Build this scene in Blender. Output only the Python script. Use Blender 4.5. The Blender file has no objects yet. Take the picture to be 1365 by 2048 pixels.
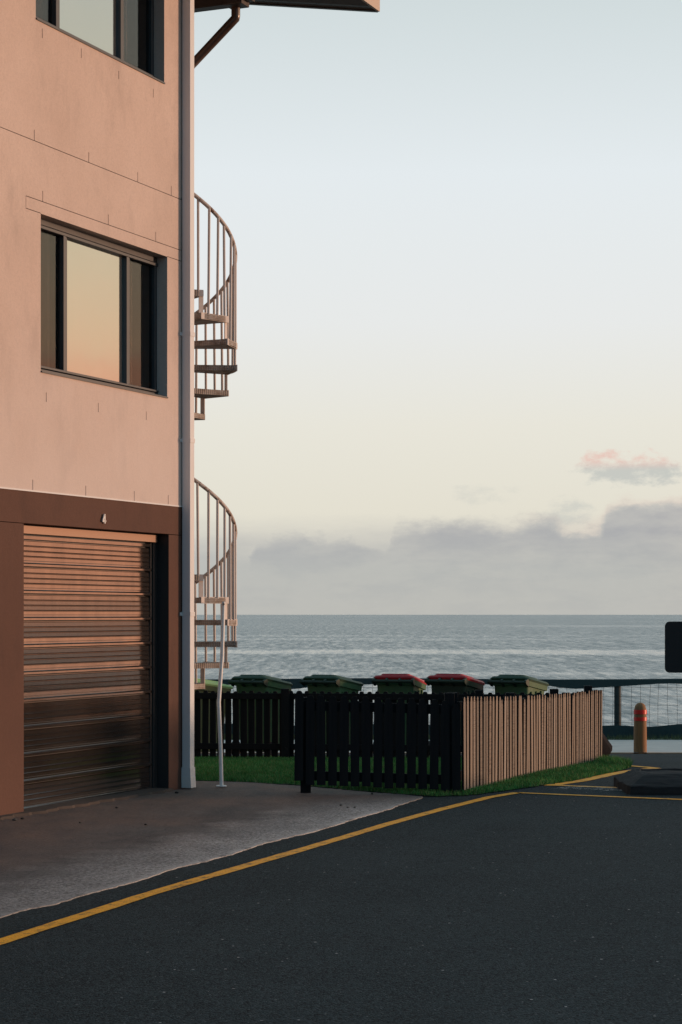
import bpy, math, random
import numpy as np
from mathutils import Vector, Matrix
R = math.radians
random.seed(4); rng = np.random.default_rng(4)
sc = bpy.context.scene
C = sc.collection

# ------------------------------------------------------------------ camera
F, HX, HY, EYE = 4147.0, 682.5, 1229.0, 1.6          # focal length and horizon in photo pixels, eye height
cam_d = bpy.data.cameras.new('camera'); cam = bpy.data.objects.new('camera', cam_d); C.objects.link(cam)
cam.location = (0, 0, EYE); cam.rotation_euler = (R(90), 0, 0)
cam_d.sensor_width = 36; cam_d.lens = 36 * F / 2048; cam_d.shift_y = (HY - 1024) / 2048
cam_d.clip_start = .1; cam_d.clip_end = 90000
sc.camera = cam

# ------------------------------------------------------------------ node helpers
class NT:
    def __init__(s, tree): s.t = tree
    def n(s, typ, **kw):
        nd = s.t.nodes.new(typ)
        for k, v in kw.items():
            if k[0] == '_': setattr(nd, k[1:], v)
            else:
                i = nd.inputs[int(k[1:])] if k[0] == 'i' and k[1:].isdigit() else nd.inputs[k.replace('__', ' ')]
                if isinstance(v, bpy.types.NodeSocket): s.t.links.new(v, i)
                elif v is not None: i.default_value = v
        return nd
    def m(s, op, a, b=None, c=None, clamp=False):
        nd = s.n('ShaderNodeMath', _operation=op, _use_clamp=clamp, i0=a)
        for k, v in ((1, b), (2, c)):
            if v is None: continue
            if isinstance(v, bpy.types.NodeSocket): s.t.links.new(v, nd.inputs[k])
            else: nd.inputs[k].default_value = v
        return nd.outputs[0]
    def mr(s, v, a, b, c=0, d=1, smooth=False):
        nd = s.n('ShaderNodeMapRange', i0=v, i1=a, i2=b, i3=c, i4=d)
        if smooth: nd.interpolation_type = 'SMOOTHSTEP'
        return nd.outputs[0]
    def mix(s, f, a, b, mode='MIX'):
        nd = s.n('ShaderNodeMix', _data_type='RGBA', _blend_type=mode)
        for k, v in ((0, f), (6, a), (7, b)):
            if isinstance(v, bpy.types.NodeSocket): s.t.links.new(v, nd.inputs[k])
            else: nd.inputs[k].default_value = (v if k == 0 else (*v, 1) if len(v) == 3 else v)
        return nd.outputs[2]
    def noise(s, vec, scale, detail=4, rough=.55, dist=0):
        return s.n('ShaderNodeTexNoise', Vector=vec, Scale=scale, Detail=detail, Roughness=rough, Distortion=dist).outputs['Fac']
    def ramp(s, f, stops, mode='LINEAR'):
        nd = s.n('ShaderNodeValToRGB', Fac=f); cr = nd.color_ramp; cr.interpolation = mode
        while len(cr.elements) < len(stops): cr.elements.new(.5)
        for e, (p, c) in zip(cr.elements, stops): e.position = p; e.color = (*c, 1) if len(c) == 3 else c
        return nd.outputs[0]
    def comb(s, x, y, z): return s.n('ShaderNodeCombineXYZ', X=x, Y=y, Z=z).outputs[0]
    def sep(s, v): return s.n('ShaderNodeSeparateXYZ', i0=v).outputs
    def bump(s, h, strength=.3, dist=.01, normal=None):
        nd = s.n('ShaderNodeBump', Height=h, Strength=strength, Distance=dist)
        if normal is not None: s.t.links.new(normal, nd.inputs['Normal'])
        return nd.outputs[0]

# ------------------------------------------------------------------ world: low sun on the right, pale evening sky, cloud bank on the horizon
SUN_AZ, SUN_EL = 80.0, 3.5                               # degrees clockwise from +Y, and above the horizon
world = bpy.data.worlds.new('World'); sc.world = world; world.use_nodes = True
w = NT(world.node_tree); bg = w.t.nodes['Background']
sky = w.n('ShaderNodeTexSky', _sky_type='NISHITA', _sun_disc=False, _sun_elevation=R(SUN_EL), _sun_rotation=R(SUN_AZ),
          _air_density=1.0, _dust_density=2.0, _ozone_density=2.0).outputs[0]
dx, dy, dz = w.sep(w.n('ShaderNodeTexCoord').outputs['Generated'])
el = w.m('MULTIPLY', w.m('ARCSINE', dz), 180 / math.pi)
az = w.m('MULTIPLY', w.m('ARCTAN2', dx, dy), 180 / math.pi)
veil = w.ramp(w.mr(el, 0, 40), [(0, (.62, .60, .53)), (.07, (.76, .73, .63)), (.13, (.79, .77, .69)), (.2, (.79, .805, .80)),
                               (.3, (.765, .815, .84)), (.42, (.62, .69, .70)), (.7, (.42, .56, .61)), (1, (.36, .52, .60))])
veil_w = w.ramp(w.mr(el, 0, 40), [(0, (1.0, .44, .25)), (.1, (1.0, .53, .31)), (.18, (.92, .62, .40)), (.27, (.76, .68, .50)), (.42, (.60, .63, .58)), (.7, (.42, .54, .58)), (1, (.36, .52, .60))])
sunward = w.m('ADD', w.m('MULTIPLY', dx, math.sin(R(SUN_AZ))), w.m('MULTIPLY', dy, math.cos(R(SUN_AZ))))
warm = w.mr(sunward, .30, .92, 0, 1, True)                # the evening glow gathers round the sun
veil = w.mix(warm, veil, veil_w)
toward = w.m('ADD', w.m('MULTIPLY', dx, .50), w.m('MULTIPLY', dy, .866))
lobe = w.mr(toward, -.7, .75, 0, 1, True)                # and the sky darkens to blue on the far side
cl = w.mix(lobe, (.20, .38, .53), (1, 1, 1))
veil = w.mix(1.0, veil, cl, 'MULTIPLY')
clear = w.mix(1.0, w.mix(1.0, sky, (.014, .012, .011), 'MULTIPLY'), veil, 'ADD')
# clouds, laid out by azimuth and elevation
cv = w.comb(w.m('MULTIPLY', az, .55), w.m('MULTIPLY', el, 1.0), 3.7)
n1 = w.noise(cv, 1.1, 6, .55); n2 = w.noise(cv, 4.2, 6, .62)
wob = w.m('ADD', w.m('MULTIPLY', w.m('SUBTRACT', n1, .5), 1.9), w.m('MULTIPLY', w.m('SUBTRACT', n2, .5), 1.0))
fc = w.n('ShaderNodeFloatCurve', Value=w.mr(az, -12, 12))
pts = [(480, 1115), (520, 1060), (600, 1048), (700, 1055), (765, 1075), (790, 1042), (870, 1034), (1000, 1036), (1105, 1030),
       (1140, 1046), (1195, 1044), (1220, 1004), (1300, 990), (1365, 994)]
cur = fc.mapping.curves[0]
pp = [(0, .30)] + [((math.degrees(math.atan((x - HX) / F)) + 12) / 24, math.degrees(math.atan((HY - y) / F)) / 6) for x, y in pts] + [(1, .45)]
while len(cur.points) < len(pp): cur.points.new(.5, .5)
for p, q in zip(cur.points, pp): p.location = q
fc.mapping.update()
top = w.m('ADD', w.m('ADD', w.m('MULTIPLY', fc.outputs[0], 6), w.m('MULTIPLY', wob, .62)), w.m('MULTIPLY', warm, 4.5))
tops = w.mr(w.m('SUBTRACT', top, el), -.16, .62, 0, 1, True)
inner = w.noise(w.comb(w.m('MULTIPLY', az, .30), w.m('MULTIPLY', el, 1.1), 8.0), 1.5, 5, .6)
tops = w.m('MULTIPLY', tops, w.mr(inner, .28, .62, .72, 1.0))
hz = w.m('MULTIPLY', w.mr(w.m('ADD', el, w.m('MULTIPLY', w.m('SUBTRACT', inner, .5), .9)), 2.9, 1.1, 0, 1, True), .86)
bank = w.m('MAXIMUM', tops, hz)
def puff(px, py, rx, ry):
    a = w.m('DIVIDE', w.m('SUBTRACT', az, math.degrees(math.atan((px - HX) / F))), rx)
    e = w.m('DIVIDE', w.m('SUBTRACT', el, math.degrees(math.atan((HY - py) / F))), ry)
    d = w.m('ADD', w.m('MULTIPLY', a, a), w.m('MULTIPLY', e, e))
    return w.m('SUBTRACT', w.m('SUBTRACT', 1, d), w.m('MULTIPLY', w.m('SUBTRACT', .5, w.noise(cv, 2.2, 7, .62)), 5.0)), e
p1, e1 = puff(1265, 940, 1.55, .50); p2, _ = puff(965, 990, 1.1, .36); p3, _ = puff(1130, 1030, .8, .5)
puffs = w.m('MAXIMUM', w.m('MAXIMUM', w.m('MULTIPLY', w.mr(p1, -.2, 1.1, 0, 1, True), .9), w.m('MULTIPLY', w.mr(p2, .1, 1.9, 0, 1, True), .42)), w.m('MULTIPLY', w.mr(p3, -.2, 1.4, 0, 1, True), .6))
pink_b = w.m('MULTIPLY', w.mr(w.m('SUBTRACT', top, el), .42, .02, 0, 1, True), w.mr(az, 3.5, 8.5, .0, .8, True))
pink_p = w.m('MULTIPLY', w.mr(e1, -.15, .55, 0, 1, True), .75)
cloud_c = w.ramp(w.mr(el, 0, 6), [(0, (.475, .475, .45)), (.2, (.455, .465, .45)), (.38, (.41, .415, .425)), (.55, (.425, .425, .43)), (.7, (.54, .545, .52))])
cloud_c = w.mix(w.mr(n2, .3, .7, 0, .25), cloud_c, (.52, .52, .49))
cloud_c = w.mix(warm, cloud_c, w.ramp(w.mr(el, 0, 9), [(0, (1.6, .76, .44)), (.35, (1.5, .70, .41)), (.7, (1.0, .47, .30)), (1, (.95, .55, .36))]))
bank_c = w.mix(1.0, w.mix(pink_b, cloud_c, (.74, .52, .45)), cl, 'MULTIPLY')
puff_c = w.mix(pink_p, (.55, .565, .53), (.88, .53, .45))
col = w.mix(puffs, clear, puff_c); col = w.mix(bank, col, bank_c)
w.t.links.new(w.mix(1.0, col, (10, 10, 10), 'MULTIPLY'), bg.inputs[0]); bg.inputs[1].default_value = .1

sun_d = bpy.data.lights.new('sun', 'SUN'); sun = bpy.data.objects.new('sun', sun_d); C.objects.link(sun)
sun_d.energy = 2.7; sun_d.angle = R(9); sun_d.color = (1, .60, .39)
sdir = Vector((math.sin(R(SUN_AZ)) * math.cos(R(SUN_EL)), math.cos(R(SUN_AZ)) * math.cos(R(SUN_EL)), math.sin(R(SUN_EL))))
sun.rotation_euler = sdir.to_track_quat('Z', 'Y').to_euler(); sun.location = (30, 10, 20)
vs = sc.view_settings; vs.view_transform = 'Standard'; vs.look = 'None'; vs.exposure = 0; vs.gamma = 1; vs.use_curve_mapping = False

# ------------------------------------------------------------------ geometry helpers
HPTS = [(-200, 0), (18.8, 0), (21, -.03), (24.4, -.13), (29, -.37), (32, -.55), (37.7, -.68), (40, -.72)]
def gh(y): return float(np.interp(y, [p[0] for p in HPTS], [p[1] for p in HPTS]))
def on_ground(px, py):
    lo, hi = 3.0, 39.5
    k = (py - HY) / F
    for _ in range(50):
        mid = (lo + hi) / 2
        if EYE - gh(mid) > k * mid: lo = mid
        else: hi = mid
    return Vector(((px - HX) / F * lo, lo, gh(lo)))
def at(px, py, Y): return Vector(((px - HX) / F * Y, Y, EYE - (py - HY) / F * Y))
WU = Vector((.3883, .9215, 0)).normalized(); WN = Vector((WU.y, -WU.x, 0)); W0 = Vector((-1.5566, 18.77, 0))
def W(t, z, off=0): return W0 + WU * t + WN * off + Vector((0, 0, z))
def on_wall(px, py):
    d = Vector(((px - HX) / F, 1, -(py - HY) / F)); o = Vector((0, 0, EYE))
    k = (W0 - o).dot(WN) / d.dot(WN); p = o + d * k
    return (p - W0).dot(WU), p.z

class MB:
    def __init__(s): s.v = []; s.f = []; s.mi = []; s.cur = 0
    def face(s, pts):
        b = len(s.v); s.v += [tuple(p) for p in pts]; s.f.append(tuple(range(b, b + len(pts)))); s.mi.append(s.cur)
    def hexa(s, p):                    # p: 8 points, bottom loop 0-3, top loop 4-7
        b = len(s.v); s.v += [tuple(q) for q in p]
        for q in ((3, 2, 1, 0), (4, 5, 6, 7), (0, 1, 5, 4), (1, 2, 6, 5), (2, 3, 7, 6), (3, 0, 4, 7)):
            s.f.append(tuple(b + i for i in q)); s.mi.append(s.cur)
        return s
    def box(s, x0, x1, y0, y1, z0, z1):
        return s.hexa([(x0, y0, z0), (x1, y0, z0), (x1, y1, z0), (x0, y1, z0), (x0, y0, z1), (x1, y0, z1), (x1, y1, z1), (x0, y1, z1)])
    def wbox(s, t0, t1, z0, z1, o0, o1):   # box aligned with the street wall (t along it, o out of it)
        return s.hexa([W(t0, z0, o1), W(t1, z0, o1), W(t1, z0, o0), W(t0, z0, o0), W(t0, z1, o1), W(t1, z1, o1), W(t1, z1, o0), W(t0, z1, o0)])
    def beam(s, a, b, wd, ht, up=Vector((0, 0, 1))):
        a = Vector(a); b = Vector(b); d = (b - a).normalized(); sd = d.cross(up).normalized(); u = sd.cross(d)
        q = lambda p, i, j: p + sd * (i * wd / 2) + u * (j * ht / 2)
        return s.hexa([q(a, -1, -1), q(a, 1, -1), q(b, 1, -1), q(b, -1, -1), q(a, -1, 1), q(a, 1, 1), q(b, 1, 1), q(b, -1, 1)])
    def prism(s, outline, mat):            # outline: list of (x, z); mat(x, d, z) with d 0/1 -> point
        n = len(outline)
        f0 = [mat(x, 0, z) for x, z in outline]; f1 = [mat(x, 1, z) for x, z in outline]
        b = len(s.v); s.v += [tuple(p) for p in f0 + f1]
        s.f.append(tuple(b + i for i in range(n))); s.f.append(tuple(b + n + n - 1 - i for i in range(n))); s.mi += [s.cur] * 2
        for i in range(n):
            j = (i + 1) % n; s.f.append((b + i, b + n + i, b + n + j, b + j)); s.mi.append(s.cur)
        return s
    def tube(s, path, r, n=8, caps=True):
        path = [Vector(p) for p in path]; rr = r if isinstance(r, (list, tuple)) else [r] * len(path)
        b = len(s.v); ref = None
        for i, p in enumerate(path):
            d = (path[min(i + 1, len(path) - 1)] - path[max(i - 1, 0)]).normalized()
            if ref is None: ref = d.orthogonal().normalized()
            ref = (ref - d * ref.dot(d)).normalized(); q = d.cross(ref)
            for k in range(n):
                a = 2 * math.pi * k / n; s.v.append(tuple(p + (ref * math.cos(a) + q * math.sin(a)) * rr[i]))
        for i in range(len(path) - 1):
            for k in range(n):
                k2 = (k + 1) % n; s.f.append((b + i * n + k, b + i * n + k2, b + (i + 1) * n + k2, b + (i + 1) * n + k)); s.mi.append(s.cur)
        if caps:
            s.f.append(tuple(b + k for k in range(n))[::-1]); s.f.append(tuple(b + (len(path) - 1) * n + k for k in range(n))); s.mi += [s.cur] * 2
        return s
    def loft(s, rings, cap0=True, cap1=True):
        n = len(rings[0]); b = len(s.v)
        for r in rings: s.v += [tuple(p) for p in r]
        for i in range(len(rings) - 1):
            for k in range(n):
                k2 = (k + 1) % n; s.f.append((b + i * n + k, b + i * n + k2, b + (i + 1) * n + k2, b + (i + 1) * n + k)); s.mi.append(s.cur)
        if cap0: s.f.append(tuple(b + k for k in range(n))[::-1]); s.mi.append(s.cur)
        if cap1: s.f.append(tuple(b + (len(rings) - 1) * n + k for k in range(n))); s.mi.append(s.cur)
        return s
    def mesh(s, name, mats, base=Vector((0, 0, 0)), smooth=False):
        me = bpy.data.meshes.new(name)
        me.from_pydata([(x - base.x, y - base.y, z - base.z) for x, y, z in s.v], [], s.f); me.update()
        for m in (mats if isinstance(mats, (list, tuple)) else [mats]): me.materials.append(m)
        me.polygons.foreach_set('material_index', s.mi)
        if smooth: me.polygons.foreach_set('use_smooth', [True] * len(me.polygons)); me.set_sharp_from_angle(angle=R(smooth if smooth is not True else 40))
        return me
def tag(o, label=None, cat=None, group=None, kind=None):
    for k, v in (('label', label), ('category', cat), ('group', group), ('kind', kind)):
        if v: o[k] = v
    return o
def wloc(o):
    p = Vector(o.location)
    while o.parent: o = o.parent; p += Vector(o.location)
    return p
def obj(name, mb, mats, parent=None, smooth=False, bevel=0, base=None):
    """one mesh object; world-space shapes are moved into the parent's frame (parents here are unrotated)"""
    b = base if base is not None else (wloc(parent) if parent is not None else Vector((0, 0, 0)))
    o = bpy.data.objects.new(name, mb if isinstance(mb, bpy.types.Mesh) else mb.mesh(name, mats, b, smooth)); C.objects.link(o)
    if parent is not None: o.parent = parent
    if bevel:
        m = o.modifiers.new('bevel', 'BEVEL'); m.width = bevel; m.segments = 2; m.limit_method = 'ANGLE'; m.angle_limit = R(40)
    return o
def thing(name, loc, label, cat, group=None, rz=0):
    o = bpy.data.objects.new(name, None); C.objects.link(o); o.location = loc; o.rotation_euler.z = rz; o.empty_display_size = .2
    return tag(o, label, cat, group)
def place(me, name, parent, loc, rot=(0, 0, 0), scale=(1, 1, 1)):
    o = bpy.data.objects.new(name, me); C.objects.link(o); o.parent = parent; o.location = loc; o.rotation_euler = rot; o.scale = scale
    return o
def copy_tree(o, parent=None):
    c = o.copy(); C.objects.link(c); c.parent = parent
    for ch in list(o.children): copy_tree(ch, c)
    return c
def poly_sheet(name, pts, mat, dz, parent=None, step=.4, kind=None):
    """a flat-ish sheet with outline pts (x, y), subdivided so that it follows the ground"""
    import bmesh
    bm = bmesh.new(); vs_ = [bm.verts.new((p[0], p[1], 0)) for p in pts]; bm.faces.new(vs_)
    ys = [p[1] for p in pts]; y = math.floor(min(ys) / step) * step + step
    while y < max(ys):
        if y > 18.0: bmesh.ops.bisect_plane(bm, geom=bm.verts[:] + bm.edges[:] + bm.faces[:], plane_co=(0, y, 0), plane_no=(0, 1, 0))
        y += step
    bmesh.ops.triangulate(bm, faces=bm.faces[:])
    for v in bm.verts: v.co.z = gh(v.co.y) + dz
    for f in bm.faces:
        if f.normal.z < 0: f.normal_flip()
    bm.normal_update()
    me = bpy.data.meshes.new(name); bm.to_mesh(me); bm.free(); me.materials.append(mat)
    o = bpy.data.objects.new(name, me); C.objects.link(o)
    if parent is not None: o.parent = parent
    if kind: o['kind'] = kind
    return o

# ------------------------------------------------------------------ materials
def mat(name, build):
    m = bpy.data.materials.new(name); m.use_nodes = True; n = NT(m.node_tree); b = m.node_tree.nodes['Principled BSDF']
    build(n, b); return m
def setp(n, b, **kw):
    for k, v in kw.items():
        i = b.inputs[k.replace('__', ' ')]
        if isinstance(v, bpy.types.NodeSocket): n.t.links.new(v, i)
        else: i.default_value = (*v, 1) if isinstance(v, tuple) and len(v) == 3 else v
def pos(n): return n.n('ShaderNodeNewGeometry').outputs['Position']
def objc(n): return n.n('ShaderNodeTexCoord').outputs['Object']
def rnd(n): return n.n('ShaderNodeObjectInfo').outputs['Random']
def stretch(n, v, sx, sy, sz): return n.n('ShaderNodeMapping', i0=v, Scale=(sx, sy, sz)).outputs[0]

def m_render(c0, c1, stain, grain=.25, cool_light_or_scuff=None):
    def f(n, b):
        p = pos(n)
        big = n.noise(p, .9, 4, .6); med = n.noise(stretch(n, p, 1, 1, .45), 3.2, 5, .65); fine = n.noise(p, 130, 2, .6)
        c = n.mix(n.mr(big, .3, .7), c0, c1)
        c = n.mix(n.m('MULTIPLY', n.mr(med, .48, .75, 0, 1, True), .45), c, stain)
        streak = n.noise(stretch(n, p, 2.6, 2.6, .25), 3.0, 4, .6)
        c = n.mix(n.m('MULTIPLY', n.mr(streak, .58, .8, 0, 1, True), .3), c, stain)
        c = n.mix(n.mr(fine, .3, .7, 0, grain), c, tuple(x * .55 for x in c0))
        c = n.mix(n.mr(n.noise(p, 60, 2, .7), .68, .76, 0, .35), c, tuple(x * .4 for x in c0))
        c = n.mix(n.mr(n.noise(p, 42, 3, .7), .42, .66, 0, .16), c, tuple(x * .45 for x in c0))
        if cool_light_or_scuff: c = n.mix(n.mr(n.m('ADD', n.sep(p)[2], n.m('MULTIPLY', big, 1.6)), 5.2, 3.2, 0, .5, True), c, cool_light_or_scuff)  # cooler light on the lower wall, blended into the render colour
        setp(n, b, Base__Color=c, Roughness=.92, Normal=n.bump(n.m('ADD', fine, n.m('MULTIPLY', med, 1.5)), .45, .004)); b.inputs['Specular IOR Level'].default_value = .2
    return f
M = {}
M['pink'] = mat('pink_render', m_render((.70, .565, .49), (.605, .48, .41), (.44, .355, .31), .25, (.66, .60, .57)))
M['brown'] = mat('brown_render', m_render((.15, .083, .062), (.122, .068, .052), (.072, .048, .041), .4))
M['dark_in'] = mat('dark_interior', lambda n, b: setp(n, b, Base__Color=(.03, .028, .027), Roughness=.9))
def m_paint(c, rough=.5, dirt=(.2, .18, .16), amt=.35, scale=5, spec=.4, metallic=0.):
    def f(n, b):
        p = objc(n); d = n.noise(stretch(n, p, 1, 1, .4), scale, 6, .65)
        col = n.mix(n.m('MULTIPLY', n.mr(d, .5, .8, 0, 1, True), amt), c, dirt)
        col = n.mix(n.mr(rnd(n), 0, 1, 0, .18), col, tuple(x * .6 for x in c))
        setp(n, b, Base__Color=col, Roughness=n.mr(d, .3, .8, rough - .08, rough + .15), Metallic=metallic, Normal=n.bump(n.noise(p, scale * 9, 3), .08, .003))
        b.inputs['Specular IOR Level'].default_value = spec
    return f
M['pipe'] = mat('pipe_paint', m_paint((.70, .71, .715), .45, (.52, .42, .36), .35, 3))
M['white_metal'] = mat('white_metal', m_paint((.72, .71, .69), .4, (.34, .30, .26), .6, 7))
def m_stair(n, b):
    p = objc(n); d = n.noise(p, 9, 6, .7)
    c = n.mix(n.mr(d, .60, .68, 0, .8), (.60, .54, .50), (.20, .10, .06))
    c = n.mix(n.mr(n.noise(p, 3, 4), .4, .75, 0, .35), c, (.42, .35, .31))
    setp(n, b, Base__Color=c, Roughness=.55, Normal=n.bump(d, .15, .003))
M['stair'] = mat('stair_paint', m_stair)
def m_rail(n, b):
    p = objc(n); d = n.noise(p, 12, 6, .7)
    c = n.mix(n.mr(d, .50, .6, 0, .9), (.50, .44, .40), (.16, .08, .05)); setp(n, b, Base__Color=c, Roughness=.6)
M['stair_rail'] = mat('stair_rail_paint', m_rail)
def m_tread(n, b):
    p = objc(n); d = n.noise(p, 8, 6, .7)
    ch = n.n('ShaderNodeTexChecker', Vector=n.n('ShaderNodeMapping', i0=p, Rotation=(0, 0, R(45)), Scale=(1, 1, 1)).outputs[0], Scale=45)
    x, y, z = n.sep(p)
    lat = n.m('MULTIPLY', n.m('SINE', n.m('MULTIPLY', n.m('ADD', n.m('ADD', x, y), z), 190)), n.m('SINE', n.m('MULTIPLY', n.m('SUBTRACT', n.m('ADD', x, y), z), 190)))
    c = n.mix(n.mr(d, .45, .62, 0, .75), (.43, .385, .35), (.19, .13, .09))
    c = n.mix(n.mr(lat, -.2, .3, 0, .45), c, (.10, .075, .06))
    setp(n, b, Base__Color=c, Roughness=.6, Normal=n.bump(lat, .6, .004))
M['tread'] = mat('tread_plate', m_tread)
def m_black(n, b):
    p = objc(n); g = n.noise(stretch(n, p, 40, 40, 2.2), 1.0, 4, .6); ch = n.noise(p, 26, 3, .7)
    c = n.mix(n.mr(g, .3, .7), (.010, .0125, .0145), (.016, .0175, .019))
    c = n.mix(n.mr(ch, .73, .77, 0, .55), c, (.26, .23, .21))
    setp(n, b, Base__Color=c, Roughness=.8, Normal=n.bump(g, .25, .002)); b.inputs['Specular IOR Level'].default_value = .08
M['black'] = mat('black_fence_paint', m_black)
def m_weather(n, b):
    p = objc(n); r = rnd(n); x, y, z = n.sep(p)
    q = n.n('ShaderNodeVectorMath', _operation='ADD', i0=p, i1=n.comb(n.m('MULTIPLY', r, 31), 0, n.m('MULTIPLY', r, 17))).outputs[0]
    saw = n.noise(stretch(n, q, 2, 2, 150), 1.0, 2, .6); grain = n.noise(stretch(n, q, 60, 60, 1.6), 1.0, 4, .6)
    c = n.ramp(r, [(0, (.225, .185, .145)), (.3, (.31, .26, .21)), (.55, (.17, .155, .13)), (.8, (.26, .21, .165)), (1, (.34, .30, .255))])
    c = n.mix(n.mr(grain, .35, .7, 0, .55), c, (.20, .15, .12))
    c = n.mix(n.m('MULTIPLY', n.mr(saw, .50, .62, 0, .75), n.mr(n.m('FRACT', n.m('MULTIPLY', r, 7.3)), .35, .5)), c, (.10, .075, .065))
    c = n.mix(n.mr(n.noise(q, 55, 2), .74, .77, 0, .9), c, (.03, .025, .02))
    setp(n, b, Base__Color=c, Roughness=.85, Normal=n.bump(n.m('ADD', saw, grain), .4, .003)); b.inputs['Specular IOR Level'].default_value = .2
M['weather'] = mat('weathered_timber', m_weather)
def m_asphalt(n, b):
    p = pos(n)
    v = n.n('ShaderNodeTexVoronoi', Vector=p, Scale=105); v2 = n.n('ShaderNodeTexVoronoi', Vector=p, Scale=48)
    big = n.noise(p, .35, 4, .6); med = n.noise(p, 1.7, 6, .65); fine = n.noise(p, 210, 2, .7); lane = n.noise(stretch(n, n.n('ShaderNodeMapping', i0=p, Rotation=(0, 0, R(20))).outputs[0], 1.3, .12, 1), .8, 4, .6)
    c = n.mix(n.mr(big, .35, .68), (.0185, .0325, .037), (.030, .0475, .053))
    c = n.mix(n.mr(med, .45, .75, 0, .5), c, (.0105, .018, .021)); c = n.mix(n.mr(lane, .48, .68, 0, .4), c, (.037, .053, .058))
    c = n.mix(n.mr(n.noise(p, .9, 3, .6), .66, .74, 0, .45), c, (.012, .017, .019))
    g = n.n('ShaderNodeSeparateColor', i0=v.outputs['Color']).outputs
    c = n.mix(n.mr(g[0], .5, 1.0, 0, .85), c, (.062, .080, .086))
    c = n.mix(n.mr(g[1], .5, 1.0, 0, .85), c, (.005, .0075, .0085))
    g2 = n.n('ShaderNodeSeparateColor', i0=v2.outputs['Color']).outputs
    chip = n.m('MULTIPLY', n.mr(v2.outputs['Distance'], .36, .30, 0, 1), n.mr(g2[0], .994, .996)); c = n.mix(n.m('MULTIPLY', chip, n.mr(g2[2], 0, 1, .2, 1)), c, (.42, .42, .41))
    chip2 = n.m('MULTIPLY', n.mr(v.outputs['Distance'], .42, .3), n.mr(g[2], .985, .988)); c = n.mix(n.m('MULTIPLY', chip2, n.mr(g[0], 0, 1, .3, 1)), c, (.17, .19, .195))
    dark = n.m('MULTIPLY', n.mr(v2.outputs['Distance'], .42, .34, 0, 1), n.mr(g2[1], .985, .988)); c = n.mix(dark, c, (.004, .004, .004))
    h = n.m('ADD', n.m('MULTIPLY', v.outputs['Distance'], -1), n.m('MULTIPLY', fine, .6))
    setp(n, b, Base__Color=c, Roughness=.88, Normal=n.bump(h, .8, .006)); b.inputs['Specular IOR Level'].default_value = .10
M['asphalt'] = mat('asphalt', m_asphalt)
def m_yellow(n, b):
    p = pos(n); a = n.noise(p, 9, 5, .7); v = n.n('ShaderNodeTexVoronoi', Vector=p, Scale=120); f = n.noise(p, 95, 3, .7)
    c = n.mix(n.mr(a, .35, .7), (.98, .43, .006), (.85, .36, .006))
    worn = n.m('MAXIMUM', n.mr(f, .56, .68, 0, .8), n.m('MULTIPLY', n.mr(n.m('ADD', n.m('MULTIPLY', a, .6), n.m('MULTIPLY', n.noise(p, 32, 4, .75), .4)), .51, .62), .8)); c = n.mix(worn, c, (.07, .055, .03))
    setp(n, b, Base__Color=c, Roughness=.7, Normal=n.bump(n.m('MULTIPLY', v.outputs['Distance'], -1), .6, .004))
M['yellow'] = mat('yellow_road_paint', m_yellow)
def m_drive(n, b):
    p = pos(n); edge = n.n('ShaderNodeAttribute', _attribute_name='edge').outputs['Fac']; near = n.n('ShaderNodeAttribute', _attribute_name='wall').outputs['Fac']
    big = n.noise(p, .8, 4, .6); med = n.noise(stretch(n, p, 1, .5, 1), 3.3, 6, .65); fine = n.noise(p, 90, 3, .7); sp = n.noise(p, 240, 2, .7)
    c = n.mix(n.mr(med, .3, .72), (.17, .16, .153), (.085, .082, .08))
    warm = n.m('MULTIPLY', n.mr(n.m('ADD', near, n.m('MULTIPLY', n.m('SUBTRACT', big, .5), 3.2)), .35, 2.6, 1, 0, True), n.mr(med, .35, .65, .95, .45))
    c = n.mix(warm, c, (.235, .148, .112))
    c = n.mix(n.mr(n.noise(stretch(n, p, 1, .35, 1), 1.7, 4), .52, .7, 0, .55), c, (.06, .059, .06))
    wob = n.m('ADD', edge, n.m('MULTIPLY', n.m('SUBTRACT', n.noise(p, 1.6, 5, .65), .5), 1.5))
    white = n.m('MULTIPLY', n.mr(wob, .95, .1, 0, 1), n.mr(n.noise(p, 48, 4, .75), .38, .56))
    white = n.m('MAXIMUM', n.m('MULTIPLY', white, .9), n.m('MULTIPLY', n.mr(edge, .12, .03), n.mr(n.noise(p, 5, 4), .35, .5)))
    white = n.m('MULTIPLY', white, n.m('MULTIPLY', n.mr(n.sep(p)[1], 18.2, 16.8, .12, 1), n.mr(n.sep(p)[1], 10.5, 13.5, .45, 1)))
    c = n.mix(white, c, (.60, .575, .55))
    c = n.mix(n.mr(n.noise(p, 38, 4, .75), .5, .68, 0, .6), c, (.04, .039, .039)); c = n.mix(n.mr(n.noise(p, 30, 4, .75), .56, .7, 0, .4), c, (.30, .27, .25))
    c = n.mix(n.mr(sp, .54, .68, 0, .75), c, (.022, .022, .022)); c = n.mix(n.mr(n.noise(p, 170, 2, .7), .62, .70, 0, .6), c, (.34, .31, .29))
    setp(n, b, Base__Color=c, Roughness=.9, Normal=n.bump(n.m('ADD', sp, n.m('MULTIPLY', med, .7)), .8, .006)); b.inputs['Specular IOR Level'].default_value = .2
M['drive'] = mat('driveway_concrete', m_drive)
def m_conc(c0, c1, spk=.3):
    def f(n, b):
        p = pos(n); c = n.mix(n.mr(n.noise(p, 1.7, 6, .65), .3, .7), c0, c1); s = n.noise(p, 110, 3, .7)
        c = n.mix(n.mr(s, .55, .7, 0, spk), c, tuple(x * .4 for x in c0)); setp(n, b, Base__Color=c, Roughness=.9, Normal=n.bump(s, .4, .004))
        b.inputs['Specular IOR Level'].default_value = .2
    return f
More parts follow.
